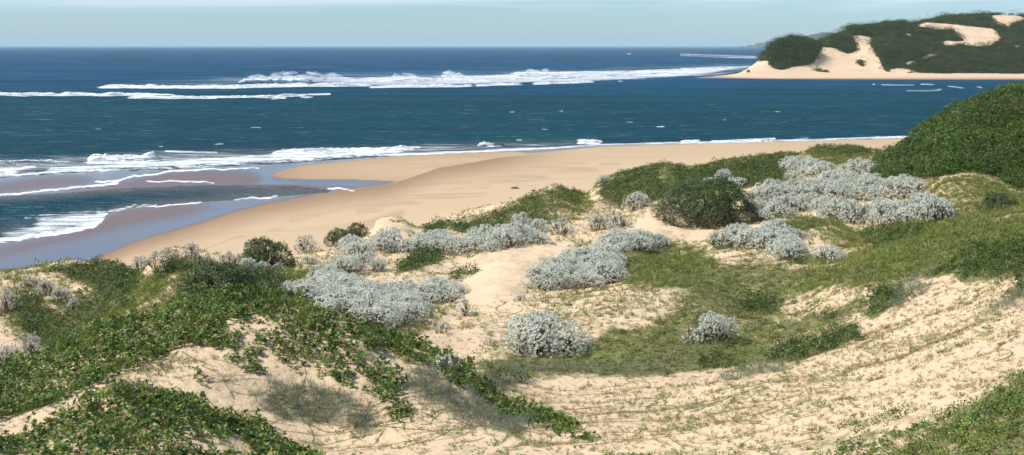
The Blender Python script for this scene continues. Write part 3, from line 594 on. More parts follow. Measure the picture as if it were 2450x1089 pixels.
caps = sstep(.70, .76, fbm(XX*.07+5, YY*.11+2, 3))*(SY > 150)*(SY < 345)*.0
deep = sstep(260, 170, SY)*1.0
sh = SHAL.at(SP, SY); CB = Mask(); CB.a = blur(CHAN.a, 9); sh = np.maximum(sh, np.where((SY > 425) & (SEA.at(SP, SY) < .5), sstep(.92, .5, CB.at(SP, SY)), 0))
ZZ = ZZ - .0
V = np.stack([XX, YY, ZZ], 2).reshape(-1, 3)
me = mesh_np('sea', V, grid_faces(*ZZ.shape), {'foam': fz, 'wash': wz, 'deep': deep, 'shallow': sh}, True, M_SEA)
tag(link('sea', me), kind='structure')

# ------------------------------------------------------------------ headland across the inlet
HC = [
 [Zc(1500,-1,840), Zc(3400,-1,800)],
 [(1500,860,-1.5), (1640,868,-.6), (1680,868,.2), (1760,850,.2), (1900,832,.2), (3400,820,.2)],
 [(1500,900,-1.5), (1640,890,-.4), P(1700,184,890), P(1780,176,890), P(1830,174,892), P(1950,178,892), (2100,893,1.6), (3400,893,1.8)],
 [(1500,940,-2), (1660,930,-.4), P(1760,179,925), P(1800,166,925), P(1840,160,925), P(1914,160,925), P(1950,164,925), P(2000,168,925), P(2080,168,925), P(2120,160,925), P(2300,150,925), (3400,925,9)],
 [(1500,990,-2), (1690,960,-.6), P(1760,177,960), P(1800,156,960), P(1835,128,960), P(1862,101,965), P(1905,89,970), P(1940,95,970), P(1965,120,970), P(2000,122,975), P(2040,128,975), P(2080,120,975), P(2120,115,975), P(2300,122,975), P(2450,120,975), (3400,975,20)],
 [(1500,1040,-2), (1720,1010,-1), P(1790,172,1010), P(1840,135,1020), P(1905,110,1030), P(1960,106,1030), P(1990,92,1030), P(2043,87,1035), P(2090,90,1040), P(2140,78,1040), P(2250,94,1040), P(2310,96,1040), P(2390,92,1040), P(2450,85,1040), (3400,1040,36)],
 [(1500,1100,-2), (1780,1100,-2), P(1850,150,1110), P(1930,120,1110), P(1985,102,1110), P(2020,82,1110), P(2060,62,1110), P(2120,56,1110), P(2190,61,1115), P(2225,50,1120), P(2250,53,1120), P(2300,57,1120), P(2390,60,1120), P(2450,62,1120), (3400,1120,44)],
 [(1500,1200,-2), (1900,1200,-2), (2050,1200,20), P(2150,68,1200), P(2230,52,1200), P(2260,42,1200), P(2310,37,1200), P(2370,32,1200), P(2420,33,1200), P(2450,38,1200), P(2520,46,1200), (3400,1200,50)],
 [(1500,1500,-2), (2000,1500,-2), (2400,1500,10), (3400,1500,20)],
]
def hprofile(px):
    yy = []; zz = []
    for c in HC:
        a = np.array(c, float); yy.append(float(pchip(a[:, 0], a[:, 1], np.array([px]))[0])); zz.append(float(pchip(a[:, 0], a[:, 2], np.array([px]))[0]))
    return np.array(yy), np.array(zz)
hpx = np.linspace(1500, 3300, 451); hY = np.concatenate([np.linspace(805, 1200, 260), np.linspace(1205, 1500, 40)])
HZ = np.zeros((len(hY), len(hpx)))
for j, px in enumerate(hpx):
    a, b_ = hprofile(px); HZ[:, j] = pchip(a, b_, hY)
HP, HYg = np.meshgrid(hpx, hY); HX = (HP-CX)/F*HYg
HZ += ((fbm(HX*.022, HYg*.022, 3)-.5)*9+(fbm(HX*.09, HYg*.09, 3)-.5)*2.2)*sstep(4, 16, HZ)
HV = Mask()
HV.poly([(2088,88),(2078,103),(2102,140),(2115,172),(2140,178),(2450,181),(3400,186),(3400,0),(2000,0),(2000,60),(1950,90),(1952,105),(1970,113),(1998,115),(2029,131),(2053,120),(2048,100),(2043,87)], 1, 2)
HV.poly([(1816,146),(1825,125),(1844,100),(1879,80),(1917,78),(1955,95),(1965,122),(1949,147),(1914,160),(1869,167),(1846,161),(1839,142)], 1, 2)
for pl in ([(2197,58),(2245,54),(2294,59),(2375,68),(2399,93),(2382,101),(2368,110),(2252,108),(2259,99),(2319,98),(2291,84),(2280,73),(2200,66)],
           [(2373,36),(2420,35),(2448,41),(2448,50),(2420,57),(2418,66),(2399,63),(2373,46)],
           [(2167,82),(2178,82),(2177,89),(2167,89)], [(2420,108),(2440,108),(2438,114),(2424,112)], [(2043,87),(2088,90),(2078,103),(2102,140),(2115,174),(2085,174),(2050,147),(2050,118)]):
    HV.poly(pl, 0, 1.5)
HV.poly([(2120,168),(2160,162),(2230,168),(2230,177),(2120,178)], .45, 3)
HV.poly([(2000,112),(2040,100),(2052,104),(2050,124),(2030,130)], .8, 2)
HV.poly([(2160,150),(2260,120),(2270,124),(2180,156)], .35, 3)
HV.poly([(1935,160),(1990,172),(2008,178),(1960,176)], .5, 2)
HV.poly([(2048,148),(2062,140),(2085,172),(2075,176)], .5, 2)
hpy = HY+(H-HZ)*F/HYg
hv = HV.at(HP, hpy)*sstep(1.5, 3, HZ); hv = sstep(.38, .62, hv+(fbm(HX*.07, HYg*.05, 4)-.5)*1.1*(hv > .02)*(hv < .98)); hv = blur(hv, 1)
V = np.stack([HX, HYg, HZ], 2).reshape(-1, 3)
tag(link('headland', mesh_np('headland', V, grid_faces(*HZ.shape), {'veg': hv, 'damp': sstep(1.1, .2, HZ)}, True, M_HEAD)), kind='structure')

# scrub on the headland: low crowns of leaf clusters
def domes(cx, cy, cz, rad, hgt, n, rng=RNG, low=-.15):
    """points and outward normals over many rounded crowns; returns pos, nrm, crown index"""
    idx = np.repeat(np.arange(len(cx)), n)
    m = len(idx); a = rng.random(m)*2*math.pi; u = low+(1-low)*rng.random(m); s = np.sqrt(1-u*u)
    d = np.stack([np.cos(a)*s, np.sin(a)*s, u], 1); k = .82+.25*rng.random(m)
    pos = np.stack([cx[idx]+d[:, 0]*rad[idx]*k, cy[idx]+d[:, 1]*rad[idx]*k, cz[idx]+d[:, 2]*hgt[idx]*k], 1)
    nr = d/np.stack([rad[idx], rad[idx], hgt[idx]], 1); nr /= np.linalg.norm(nr, axis=1, keepdims=True)
    return pos, nr, idx
wgt = (np.abs(np.gradient(hpy, axis=0))*1.2+.12)*(hv > .5)*(hpx[None, :] < 2900); wgt[-42:] = 0
k_ = np.minimum(np.searchsorted(np.cumsum(wgt.ravel()), RNG.random(7600)*wgt.sum()), wgt.size-1); ci, cj = np.unravel_index(k_, wgt.shape)
r = RNG.uniform(1.6, 3.6, len(ci))*np.where(RNG.random(len(ci)) < .22, 2.0, 1); cx = HX[ci, cj]+RNG.uniform(-1, 1, len(ci)); cy = HYg[ci, cj]; cz = HZ[ci, cj]+r*.15
pos, nr, idx = domes(cx, cy, cz, r, r*RNG.uniform(.4, .75, len(ci)), 60)
ct = RNG.random(len(ci)); V, Fc, T = scatter(SMALL, pos, nr+RNG.normal(0, .35, nr.shape), RNG.uniform(.35, .6, len(pos)), np.clip(ct[idx]*.75+RNG.random(len(idx))*.25, 0, 1))
tag(link('headland_scrub', mesh_np('headland_scrub', V, Fc, {'tint': T}, False, M_FAR)), 'dark green scrub covering the far headland', 'scrub', None, 'stuff')

# pale hills fading beyond the headland
def far_hill(name, x0, x1, Y, crest, base=-2):
    px = np.linspace(x0, x1, 90); t = np.linspace(-1, 1, 30); PXm, Tm = np.meshgrid(px, t)
    z = np.interp(PXm, [c[0] for c in crest], [H-(c[1]-HY)/F*Y for c in crest]); Ym = Y+Tm*Y*.09
    zz = base+(z-base)*np.cos(Tm*math.pi/2)**.8+(fbm(PXm*.08, Tm*6, 4)-.5)*Y*.004
    V = np.stack([(PXm-CX)/F*Y, Ym, zz], 2).reshape(-1, 3)
    tag(link(name, mesh_np(name, V, grid_faces(30, 90), {'veg': np.ones(V.shape[0])*.9, 'damp': np.zeros(V.shape[0])}, True, M_HEAD)), kind='structure')
far_hill('hill', 1900, 2150, 9000, [(1900,118),(1930,93),(1945,84),(1968,79),(1990,81),(2010,84),(2060,86),(2150,100)])
far_hill('distant_hill', 1815, 2000, 14000, [(1815,114),(1832,103),(1850,99),(1875,97),(1920,98),(2000,104)])

# ------------------------------------------------------------------ ground cover scattered over the dunes
rowsel = (TLY > math.log(15)) & (TLY < math.log(166)); colsel = (TPX > -420) & (TPX < 2870)
ii = np.nonzero(rowsel)[0]; jj = np.nonzero(colsel)[0]
GXs, GYs = Xg[np.ix_(ii, jj)], Yg[np.ix_(ii, jj)]
def field(mask):
    k = np.clip(900/GYs, 6, 34)       # ragged, world-sized edges
    return mask.at(PXg[np.ix_(ii, jj)]+(fbm(GXs*.7, GYs*.7, 4)-.5)*k*4, pyg[np.ix_(ii, jj)]+(fbm(GXs*.7+50, GYs*.7+9, 4)-.5)*k*1.6)*(1-beach_a[np.ix_(ii, jj)])*(1-hill_a[np.ix_(ii, jj)])
dlnY = np.gradient(TLY)[ii][:, None]*np.ones((1, len(jj))); dpx = TPX[1]-TPX[0]
area = GYs*dlnY*GYs*dpx/F
def sizeY(Y, base): return base*np.clip(Y/34, .75, 2.6)**.8
def sample(dens, base, n_per, patch=None, rng=RNG, cap=None, ymin=0, ymax=999):
    """positions with density dens*n_per per size-squared"""
    s = sizeY(GYs, base); lam = dens*area*n_per/(s*s)*(GYs >= ymin)*(GYs < ymax)
    if patch is not None: lam = lam*patch
    tot = lam.sum(); n = int(tot if cap is None else min(tot, cap))
    k = np.searchsorted(np.cumsum(lam.ravel()), rng.random(n)*tot); k = np.minimum(k, lam.size-1)
    a, c = np.unravel_index(k, lam.shape)
    px = PXg[0, jj][c]+(rng.random(n)-.5)*dpx; Y = GYs[a, c]*np.exp((rng.random(n)-.5)*dlnY[a, c])
    z = ground(px, Y); X = (px-CX)/F*np.maximum(Y, 16)
    e = .15; zx = (groundXY(X+e, Y)-groundXY(X-e, Y))/(2*e); zy = (groundXY(X, Y+e)-groundXY(X, Y-e))/(2*e)
    nr = np.stack([-zx, -zy, np.ones(n)], 1); nr /= np.linalg.norm(nr, axis=1, keepdims=True)
    return np.stack([X, Y, z], 1), nr, sizeY(Y, base)*rng.uniform(.7, 1.25, n), px
def patchy(sc, lo, hi, ox=0, sy=1.0):
    return sstep(lo, hi, fbm(GXs*sc+ox, GYs*sc*sy+ox, 4))
def lean(nr, k, rng=RNG): return nr+rng.normal(0, k, nr.shape)
stats = {}
def cover_obj(name, label, cat, tm, mat, parts):
    Vs = []; Fs = []; Ts = []; o = 0
    for (dens, base, n_per, patch, lift, tilt, yr, up) in parts:
        pos, nr, s, _ = sample(dens, base, n_per, patch, ymin=yr[0], ymax=yr[1])
        pos[:, 2] += RNG.random(len(pos))*lift*s*(.25+1.5*sstep(.3, .7, fbm(pos[:, 0]*1.1+8, pos[:, 1]*1.1, 3)))
        nn = nr*(1-up)+np.array([0, 0, 1.])*up
        v, f, t = scatter(tm, pos, lean(nn, tilt), s); Vs.append(v); Fs.append(f+o); Ts.append(t); o += len(v)
    V = np.concatenate(Vs); Fc = np.concatenate(Fs); T = np.concatenate(Ts); stats[name] = len(Fc)
    return tag(link(name, mesh_np(name, V, Fc, {'tint': T}, False, mat)), label, cat, None, 'stuff')
le, dk, gr, tw, ro = field(LE), field(DK), field(GR), field(TW), field(ROUGH)
pl = patchy(.55, .30, .62, 3); pf = patchy(2.2, .28, .6, 8)
leftp = sstep(1480, 1380, PXg[np.ix_(ii, jj)])
lpatch = np.clip(sstep(1.27-le, 1.45-le, patchy(.8, 0, 1, 5)*.55+patchy(3.0, 0, 1, 2)*.6+.07), 0, 1)
cover_obj('fleshy_groundcover', 'bright green fleshy leaved plants sprawling over the nearest dune crest', 'ground cover', LEAFY, M_LEAFY,
          [(le*leftp, .118, .95, lpatch, 1.6, .4, (0, 64), .5), (le*leftp*lpatch, .085, .5, None, 1.0, .5, (0, 64), .3)])
cover_obj('small_leaf_groundcover', 'small leaved green plants scattered over the low right corner slope', 'ground cover', CLUMP, M_LEAFY,
          [(le*(1-leftp), .11, 1.9, lpatch, .9, .5, (0, 64), .4)])
cover_obj('dark_groundcover', 'dense dark green leafy patches on dune crests and basin edge', 'ground cover', CLUMP, M_DARK,
          [(dk, .13, 1.3, sstep(.2, .8, dk*.8+pf*.5), 1.8, .5, (0, 64), .3), (dk, .13, 1.5, sstep(.2, .8, dk*.8+pf*.5), .9, .5, (64, 200), .3)])
cover_obj('green_creeper', 'low green creeper spread across the grassy dune basin', 'ground cover', SPRIG, M_CREEP,
          [(gr, .15, .85, sstep(1-gr-.1, 1.35-gr, pl*.55+pf*.45+.2), .25, .3, (0, 200), .2), (np.clip(dk+gr*.5, 0, 1), .15, .4, None, .5, .3, (0, 200), .2)])
cover_obj('straw_tufts', 'sparse straw coloured shoots dotted over the sandy slopes', 'grass', GRASS, M_GRASS,
          [(ro, .11, .8, .35+.75*sstep(.42, .68, fbm(GXs*.45+70, GYs*.45, 5)), .0, .3, (0, 200), .6), (gr, .11, .14, pf, 0, .3, (0, 200), .6)])
ol = field(OLIVE)
cover_obj('olive_grass', 'soft olive grass coating the near hill flank and left dune', 'grass', GRASS, M_OLIVE, [(ol, .13, 3.0, .35+.65*pf, .5, .35, (0, 200), .5)])
cover_obj('dry_brush', 'grey wiry brush in faded patches on the near dune flank', 'brush', TWIG, M_TWIG,
          [(tw, .17, 4.5, None, .9, .4, (0, 200), .4), (le*leftp*sstep(.25, .6, fbm(GXs*.5+31, GYs*.5, 3)), .12, .5, None, 1.0, .5, (0, 60), .2)])

# runner stems trailing over bare sand, with small leaves along them
def vines():
    rng = np.random.default_rng(11); Vs = []; Fs = []; o = 0; lp = []
    regs = [((1050,1800),(930,1085),75),((1700,2440),(800,1080),16),((700,1050),(960,1085),40),((480,620),(860,1000),10),((1150,1500),(700,860),24),((0,300),(740,870),12),((850,1250),(700,800),8),((2150,2440),(640,800),8),((1500,2060),(560,700),24)]
    for (xa, xb), (ya, yb), n in regs:
        for _ in range(n):
            p = hit(rng.uniform(xa, xb), rng.uniform(ya, yb)); ang = rng.normal(.15, .8)+(math.pi if rng.random() < .5 else 0)
            L = rng.uniform(.8, 3.0); st = .12; pts = []; x, y = p[0], p[1]
            for k in range(int(L/st)):
                pts.append((x, y, float(groundXY(x, y))+.012)); ang += rng.normal(0, .2); x += math.cos(ang)*st; y += math.sin(ang)*st
            pts = np.array(pts); t = np.gradient(pts, axis=0); t /= np.linalg.norm(t, axis=1, keepdims=True)+1e-9
            sd = np.stack([-t[:, 1], t[:, 0], 0*t[:, 0]], 1); w = .004+.004*rng.random()
            up = np.array([0, 0, w*1.3])
            v = np.concatenate([pts-sd*w, pts+up, pts+sd*w]); m = len(pts); i = np.arange(m-1)
            f = np.concatenate([np.stack([i, i+1, i+1+m, i+m], 1), np.stack([i+m, i+1+m, i+1+2*m, i+2*m], 1)])
            Vs.append(v); Fs.append(f+o); o += len(v)
            for q in pts[::1]:
                if rng.random() < .5: lp.append(q)
    V = np.concatenate(Vs); Fc = np.concatenate(Fs)
    tag(link('runner_stems', mesh_np('runner_stems', V, Fc, {'tint': RNG.random(len(V))}, False, M_STEM)), 'long thin runner stems trailing across the bare sand', 'ground cover', None, 'stuff')
    lp = np.array(lp); n = len(lp); lp[:, 2] += .02
    v, f, t = scatter(SPRIG, lp, np.array([[0, 0, 1.]])+rng.normal(0, .3, (n, 3)), rng.uniform(.05, .11, n))
    tag(link('runner_leaves', mesh_np('runner_leaves', v, f, {'tint': t}, False, M_CREEP)), 'small green leaves set along the trailing sand runners', 'ground cover', None, 'stuff')
vines()

# ------------------------------------------------------------------ scrub on the hill at the right
hs = hill_a[np.ix_(ii, jj)]; lam = (hs > .5)*area*(PXg[np.ix_(ii, jj)] < 2720)*(GYs < 127); k = np.searchsorted(np.cumsum(lam.ravel()), RNG.random(1150)*lam.sum()); k = np.minimum(k, lam.size-1)
a, c = np.unravel_index(k, lam.shape); px = PXg[0, jj][c]; Y = GYs[a, c]; X = (px-CX)/F*Y
r = RNG.uniform(.7, 1.5, len(X))*np.where(RNG.random(len(X)) < .2, 1.5, 1); z = ground(px, Y)+.05
pos, nr, idx = domes(X, Y, z, r, r*RNG.uniform(.45, .85, len(X)), 185, low=-.1)
ct = RNG.random(len(X)); V, Fc, T = scatter(SMALL, pos, lean(nr, .5), RNG.uniform(.13, .24, len(pos)), np.clip(ct[idx]*.45+RNG.random(len(idx))*.6, 0, .99))
tag(link('hill_scrub', mesh_np('hill_scrub', V, Fc, {'tint': T}, False, M_SCRUB)), 'thick green scrub covering the steep hill at right', 'scrub', None, 'stuff')

# ------------------------------------------------------------------ shrubs as things
def tube_mesh(paths, name, mat):
    """tapered limbs: each path is a list of (point, radius)"""
    Vs = []; Fs = []; o = 0; S = 5
    for path in paths:
        P_ = np.array([p for p, _ in path], float); t = np.gradient(P_, axis=0)
        ring = []
        for p, tt, (_, rr) in zip(P_, t, path):
            fr = frames(tt[None]+1e-6, np.zeros(1))[0]; an = np.arange(S)*2*math.pi/S
            ring.append(p+(fr[:, 0][None]*np.cos(an)[:, None]+fr[:, 1][None]*np.sin(an)[:, None])*rr)
        Vs.append(np.concatenate(ring))
        for q in range(len(path)-1):
            for s in range(S): Fs.append([o+q*S+s, o+q*S+(s+1) % S, o+(q+1)*S+(s+1) % S, o+(q+1)*S+s])
        o += S*len(path)
    V = np.concatenate(Vs); return mesh_np(name, V, np.array(Fs), {'tint': RNG.random(len(V))}, True, mat)
def shrub_meshes(w, h, leaf_size, tm, mat, seed, lobes=12, dens=1.0, sparse=0.0, name='shrub', fat=1.0):
    rng = np.random.default_rng(seed); R = w/2
    an = rng.random(lobes)*6.283; rr = R*.68*np.sqrt(rng.random(lobes)); lx = rr*np.cos(an); ly = rr*np.sin(an)
    lr = R*rng.uniform(.22, .37, lobes)*(13/lobes)**.2*fat; top = h*(1-.55*(rr/R)**2)*rng.uniform(.82, 1.0, lobes)
    skirt = np.arange(lobes) % 3 == 0; ra = an[skirt]; rr[skirt] = R*.72; lx[skirt] = rr[skirt]*np.cos(ra); ly[skirt] = rr[skirt]*np.sin(ra); top[skirt] = h*rng.uniform(.38, .6, skirt.sum())
    lh = np.minimum(lr*.9, top*.6); lz = top-lh
    area_ = 2*math.pi*(lr**2).sum()*1.6; n = int(area_/(leaf_size**2)*.75*dens/lobes)
    pos, nr, idx = domes(lx, ly, lz, lr, lh, n, rng, -.75)
    keep = np.ones(len(pos), bool)
    for k in range(lobes):
        q = ((pos[:, 0]-lx[k])/lr[k])**2+((pos[:, 1]-ly[k])/lr[k])**2+((pos[:, 2]-lz[k])/lh[k])**2
        keep &= ~((idx != k) & (q < .62))
    keep &= pos[:, 2] > .03; keep &= rng.random(len(pos)) > sparse
    pos, nr, idx = pos[keep], nr[keep], idx[keep]
    nn = nr+np.array([0, 0, .55]); lt = rng.random(lobes)
    t = np.clip(lt[idx]*.35+rng.random(len(idx))*.68, 0, 1)
    t = np.where((pos[:, 2] < h*.38) & (rng.random(len(pos)) < .35), .99, t*.92+.0)      # dead brown shoots low on the crown, their tint also painting its shaded underside
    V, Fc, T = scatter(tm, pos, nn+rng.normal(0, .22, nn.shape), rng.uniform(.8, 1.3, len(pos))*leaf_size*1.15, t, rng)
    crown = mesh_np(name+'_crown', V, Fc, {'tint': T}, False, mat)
    paths = []
    for k in range(lobes):
        tip = np.array([lx[k], ly[k], lz[k]+lh[k]*.5]); a0 = np.array([lx[k]*.12, ly[k]*.12, -.15]); mid = a0*.4+tip*.6-np.array([0, 0, h*.12])+rng.normal(0, .05*w/2, 3)
        r0 = .022*w**.5+.008; paths.append([(a0, r0), ((a0+mid)/2, r0*.8), (mid, r0*.6), (tip, r0*.3)])
        for q in range(5):
            d = rng.normal(0, 1, 3); d[2] = abs(d[2]); d /= np.linalg.norm(d); e = tip+d*np.array([lr[k], lr[k], lh[k]])*.85; paths.append([(mid, r0*.4), ((mid+e)/2+rng.normal(0, .03, 3), r0*.28), (e, r0*.12)])
    return crown, tube_mesh(paths, name+'_stem', M_WOOD)
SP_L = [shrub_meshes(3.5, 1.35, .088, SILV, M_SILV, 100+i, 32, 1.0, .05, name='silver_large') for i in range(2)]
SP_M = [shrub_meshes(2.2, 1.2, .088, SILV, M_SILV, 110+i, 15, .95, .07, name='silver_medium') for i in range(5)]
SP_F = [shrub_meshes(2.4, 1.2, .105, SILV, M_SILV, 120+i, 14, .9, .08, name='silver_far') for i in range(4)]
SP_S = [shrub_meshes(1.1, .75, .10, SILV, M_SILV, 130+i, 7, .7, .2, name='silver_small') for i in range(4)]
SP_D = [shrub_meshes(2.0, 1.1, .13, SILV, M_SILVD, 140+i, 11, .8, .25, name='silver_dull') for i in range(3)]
DIM = {'L': (3.5, 1.35), 'M': (2.2, 1.2), 'F': (2.4, 1.2), 'S': (1.1, .75), 'D': (2.0, 1.1)}
LIB = {'L': SP_L, 'M': SP_M, 'F': SP_F, 'S': SP_S, 'D': SP_D}
SHRUBS = []
def thing(name, label, cat, loc, rz=0, scale=(1, 1, 1), group=None):
    o = bpy.data.objects.new(name, None); COL.objects.link(o); o.location = loc; o.rotation_euler = (0, 0, rz); o.scale = scale; o.empty_display_size = .3
    return tag(o, label, cat, group)
def put_shrub(px, py, kind, w, h, label, group=None, name='silver_shrub', cat='shrub', lib=None, dim=None, sink=.05):
    p = hit(px, py); rnd = random.Random(int(px*7+py*13)); lib = lib or LIB[kind]; dim = dim or DIM[kind]
    cm, sm = lib[rnd.randrange(len(lib))]
    o = thing(name, label, cat, (p[0], p[1], p[2]-sink), rnd.uniform(0, 6.28) if kind not in 'X' else 0, (w/dim[0], w/dim[0], h/dim[1]), group)
    link('crown', cm, o); link('stem', sm, o); SHRUBS.append(o); return o
def wpx(px, py, w, h):
    Y = hit(px, py)[1]; return w*Y/F, h*Y/F
SG = 'silver leaved shrubs on the dunes'
def single(px, py, w, h, kind, label, group=SG):
    a, b_ = wpx(px, py, w, h); return put_shrub(px, py, kind, a, b_, label, group)
single(1290, 838, 255, 92, 'L', 'largest lone silver shrub, broad and rounded, on green creeper in the basin')
single(1715, 818, 112, 78, 'M', 'silver shrub with brown dry base standing alone on the right basin floor')
single(1660, 820, 62, 42, 'S', 'low silver shrub pressed against the left side of the lone basin shrub')
single(1121, 755, 62, 42, 'S', 'small airy silver shrub at the lower edge of the bare sand ramp')
single(1052, 797, 52, 36, 'S', 'small silver shrub on sand just left of and below the sand ramp')
single(1072, 888, 82, 56, 'S', 'silver shrub poking above the leafy near ridge')
single(1172, 828, 30, 26, 'S', 'tiny silver sprout at the left foot of the largest lone shrub')
single(1245, 722, 36, 26, 'S', 'tiny silver sprout between the triangular thicket and the sand')
single(865, 795, 26, 20, 'S', 'tiny faint silver sprout on the slope below the big left thicket')
single(1978, 630, 96, 48, 'M', 'round silver shrub alone below the twiggy sand mound')
single(1245, 546, 62, 40, 'F', 'left half of a leaning pair of silver shrubs on the back dune')
single(1283, 556, 60, 38, 'F', 'right half of a leaning pair of silver shrubs on the back dune')
single(1340, 562, 78, 42, 'D', 'dull grey shrub between the leaning pair and the sandy gully')
single(1432, 550, 70, 40, 'D', 'dull silver shrub at left edge of the sandy gully')
single(1480, 545, 72, 42, 'D', 'dull silver shrub directly beside the sandy gully')
single(1522, 500, 66, 46, 'F', 'bright round silver shrub left of the big green bush')
single(1448, 440, 46, 24, 'F', 'silver shrub on the left tip of the far green dune')
single(1733, 432, 48, 32, 'F', 'uppermost of three silver shrubs on the far green dune')
single(1703, 445, 48, 24, 'F', 'lower left of three silver shrubs on the far green dune')
single(1764, 448, 54, 28, 'F', 'lower right of three silver shrubs on the far green dune')
single(1628, 402, 30, 15, 'D', 'tiny grey shrub on the skyline beside the bare sand notch')
single(12, 752, 70, 66, 'D', 'grey shrub cut by the left frame edge, above the sand')
single(-60, 762, 70, 62, 'D', 'grey shrub just outside the left frame edge')
single(66, 858, 88, 66, 'D', 'right one of two pale shrubs in the low left corner hollow')
single(10, 882, 98, 66, 'D', 'left one of two pale shrubs in the low left corner hollow')
for i, (x, y, w, h) in enumerate([(72,690,54,36),(110,706,58,40),(146,726,58,42),(176,748,52,40)]):
    single(x, y, w, h, 'D', ['top shrub', 'second shrub from the top', 'third shrub from the top', 'lowest shrub'][i]+' in the grey diagonal row on the left dune')
for i, (x, y, w, h, k) in enumerate([(335,645,56,36,'D'),(372,636,56,38,'D'),(402,622,46,34,'D'),(460,616,50,40,'D'),(495,630,46,28,'D')]):
    single(x, y, w, h, k, ['leftmost', 'second', 'middle', 'fourth', 'rightmost'][i]+' of five faint grey shrubs behind the near green hill, counted from the left')
for i, (x, y, w, h, k) in enumerate([(548,636,46,38,'D'),(585,652,60,42,'F'),(630,655,42,36,'F'),(668,650,36,24,'D'),(730,604,70,44,'D'),(742,632,50,24,'D')]):
    single(x, y, w, h, k, ['silver shrub at left foot of the dark domed bush', 'bright silver shrub below the dark domed bush', 'silver shrub under right side of the dark domed bush', 'small grey shrub right of the dark domed bush', 'grey shrub standing on the beach edge left of two round dark bushes', 'low grey shrub in front of the beach edge shrub'][i])
single(905, 648, 52, 34, 'M', 'small silver shrub in the sandy gap between the two left thickets')
single(880, 628, 60, 28, 'D', 'dull brownish shrub in the sandy gap between the two left thickets')

THK = [
 ('wide thicket under the scrub hill', [(1795,500),(1850,462),(1990,450),(2080,445),(2170,440),(2195,455),(2180,475),(2080,480),(2000,482),(1930,500),(1880,520),(1810,532)], 'F', 2.6, 1.35, 56, 1.05),
 ('front lobe of the wide thicket', [(1960,506),(2040,500),(2120,505),(2200,505),(2245,515),(2240,530),(2190,545),(2110,540),(2040,535),(1960,520)], 'F', 2.6, 1.55, 22, 1.0),
 ('pale far thicket beside the scrub hill', [(1890,400),(1950,400),(2000,415),(2080,405),(2110,385),(2120,395),(2085,425),(1990,440),(1900,440)], 'F', 2.6, 1.2, 22, 1.1),
 ('thicket on the twiggy sand mound', [(1700,580),(1790,562),(1860,560),(1905,572),(1895,592),(1910,615),(1880,628),(1830,612),(1780,592)], 'F', 2.0, 1.0, 22, .85),
 ('triangular thicket right of the sand ramp', [(1270,694),(1310,660),(1370,620),(1450,610),(1475,650),(1480,680),(1420,690),(1340,692)], 'M', 1.9, .95, 34, .75),
 ('narrow thicket right of the ramp top', [(1430,592),(1500,590),(1600,586),(1610,596),(1540,604),(1470,604)], 'M', 2.0, 1.15, 18, .62),
 ('long thicket left of the ramp crest', [(790,628),(850,605),(930,590),(1000,590),(1070,592),(1130,582),(1200,576),(1310,580),(1300,588),(1190,598),(1100,608),(1060,612),(1000,604),(900,612)], 'F', 2.2, 1.15, 34, .95),
 ('big left thicket beside the sand ramp', [(670,712),(740,716),(780,700),(830,690),(900,700),(1000,690),(1085,698),(1080,712),(1010,742),(970,768),(890,788),(850,772),(780,738),(700,724)], 'M', 1.75, .78, 48, .88),
 ('small thicket behind the big left thicket', [(765,690),(790,655),(840,640),(870,655),(860,675),(800,698)], 'M', 1.8, 1.0, 9, .8),
]
for (desc, poly_, kind, w, h, n, gap) in THK:
    mk = Mask().poly(poly_, 1, 0); rnd = random.Random(len(desc)); xs = [p[0] for p in poly_]; ys = [p[1] for p in poly_]
    got = []; tries = 0
    while len(got) < n and tries < 4000:
        tries += 1; x = rnd.uniform(min(xs), max(xs)); y = rnd.uniform(min(ys), max(ys))
        if mk.at(np.array([x]), np.array([y]))[0] < .5: continue
        p = hit(x, y)
        if p[1] > 150 and x < 1800: continue
        if all((p[0]-q[0])**2+(p[1]-q[1])**2 > (gap*1.0)**2 for q, _, _ in got): got.append((p, x, y))
    got.sort(key=lambda g: g[1])
    front = max(range(len(got)), key=lambda q: got[q][2])
    for q, (p, x, y) in enumerate(got):
        lab = 'silver shrub packed inside the '+desc
        if q == 0: lab = 'leftmost silver shrub of the '+desc
        elif q == len(got)-1: lab = 'rightmost silver shrub of the '+desc
        elif q == front: lab = 'frontmost silver shrub of the '+desc
        s = rnd.uniform(.7, 1.3)
        put_shrub(x, y, kind, w*s, h*s**1.2*rnd.uniform(.8, 1.1), lab, 'silver shrubs in the '+desc)

# green bushes
def bush(px, py, w, h, label, seed, lobes=26, leaf_size=.2, mat=None, name='green_bush', sparse=0, dens=1.0, tm=None):
    a, b_ = wpx(px, py, w, h); lib = [shrub_meshes(a, b_, leaf_size, tm or CLUMP, mat or M_BUSH, seed, lobes, dens, sparse, name=name, fat=1.45)]
    return put_shrub(px, py, 'X', a, b_, label, None, name, 'bush', lib, (a, b_), .1)
bush(1690, 532, 235, 108, 'broad dense dark green bush standing on the bare sand flat', 301, 44, .2)
bush(850, 578, 62, 50, 'rounder right one of two dark bushes at the beach edge', 302, 14, .17, M_DARK)
bush(812, 590, 66, 50, 'lower left one of two dark bushes at the beach edge', 303, 14, .17, M_DARK)
bush(630, 640, 130, 74, 'dark domed green bush behind the grey and silver shrubs', 304, 24, .17)
bush(2392, 502, 84, 48, 'small dark green bush alone on the grassy slope under the scrub hill', 305, 14, .15)
bush(520, 690, 170, 66, 'spreading brown green bush on the near hill shoulder', 306, 26, .12)
bush(415, 650, 80, 34, 'dense green bush on top of the near hill', 307, 14, .12, M_DARK)

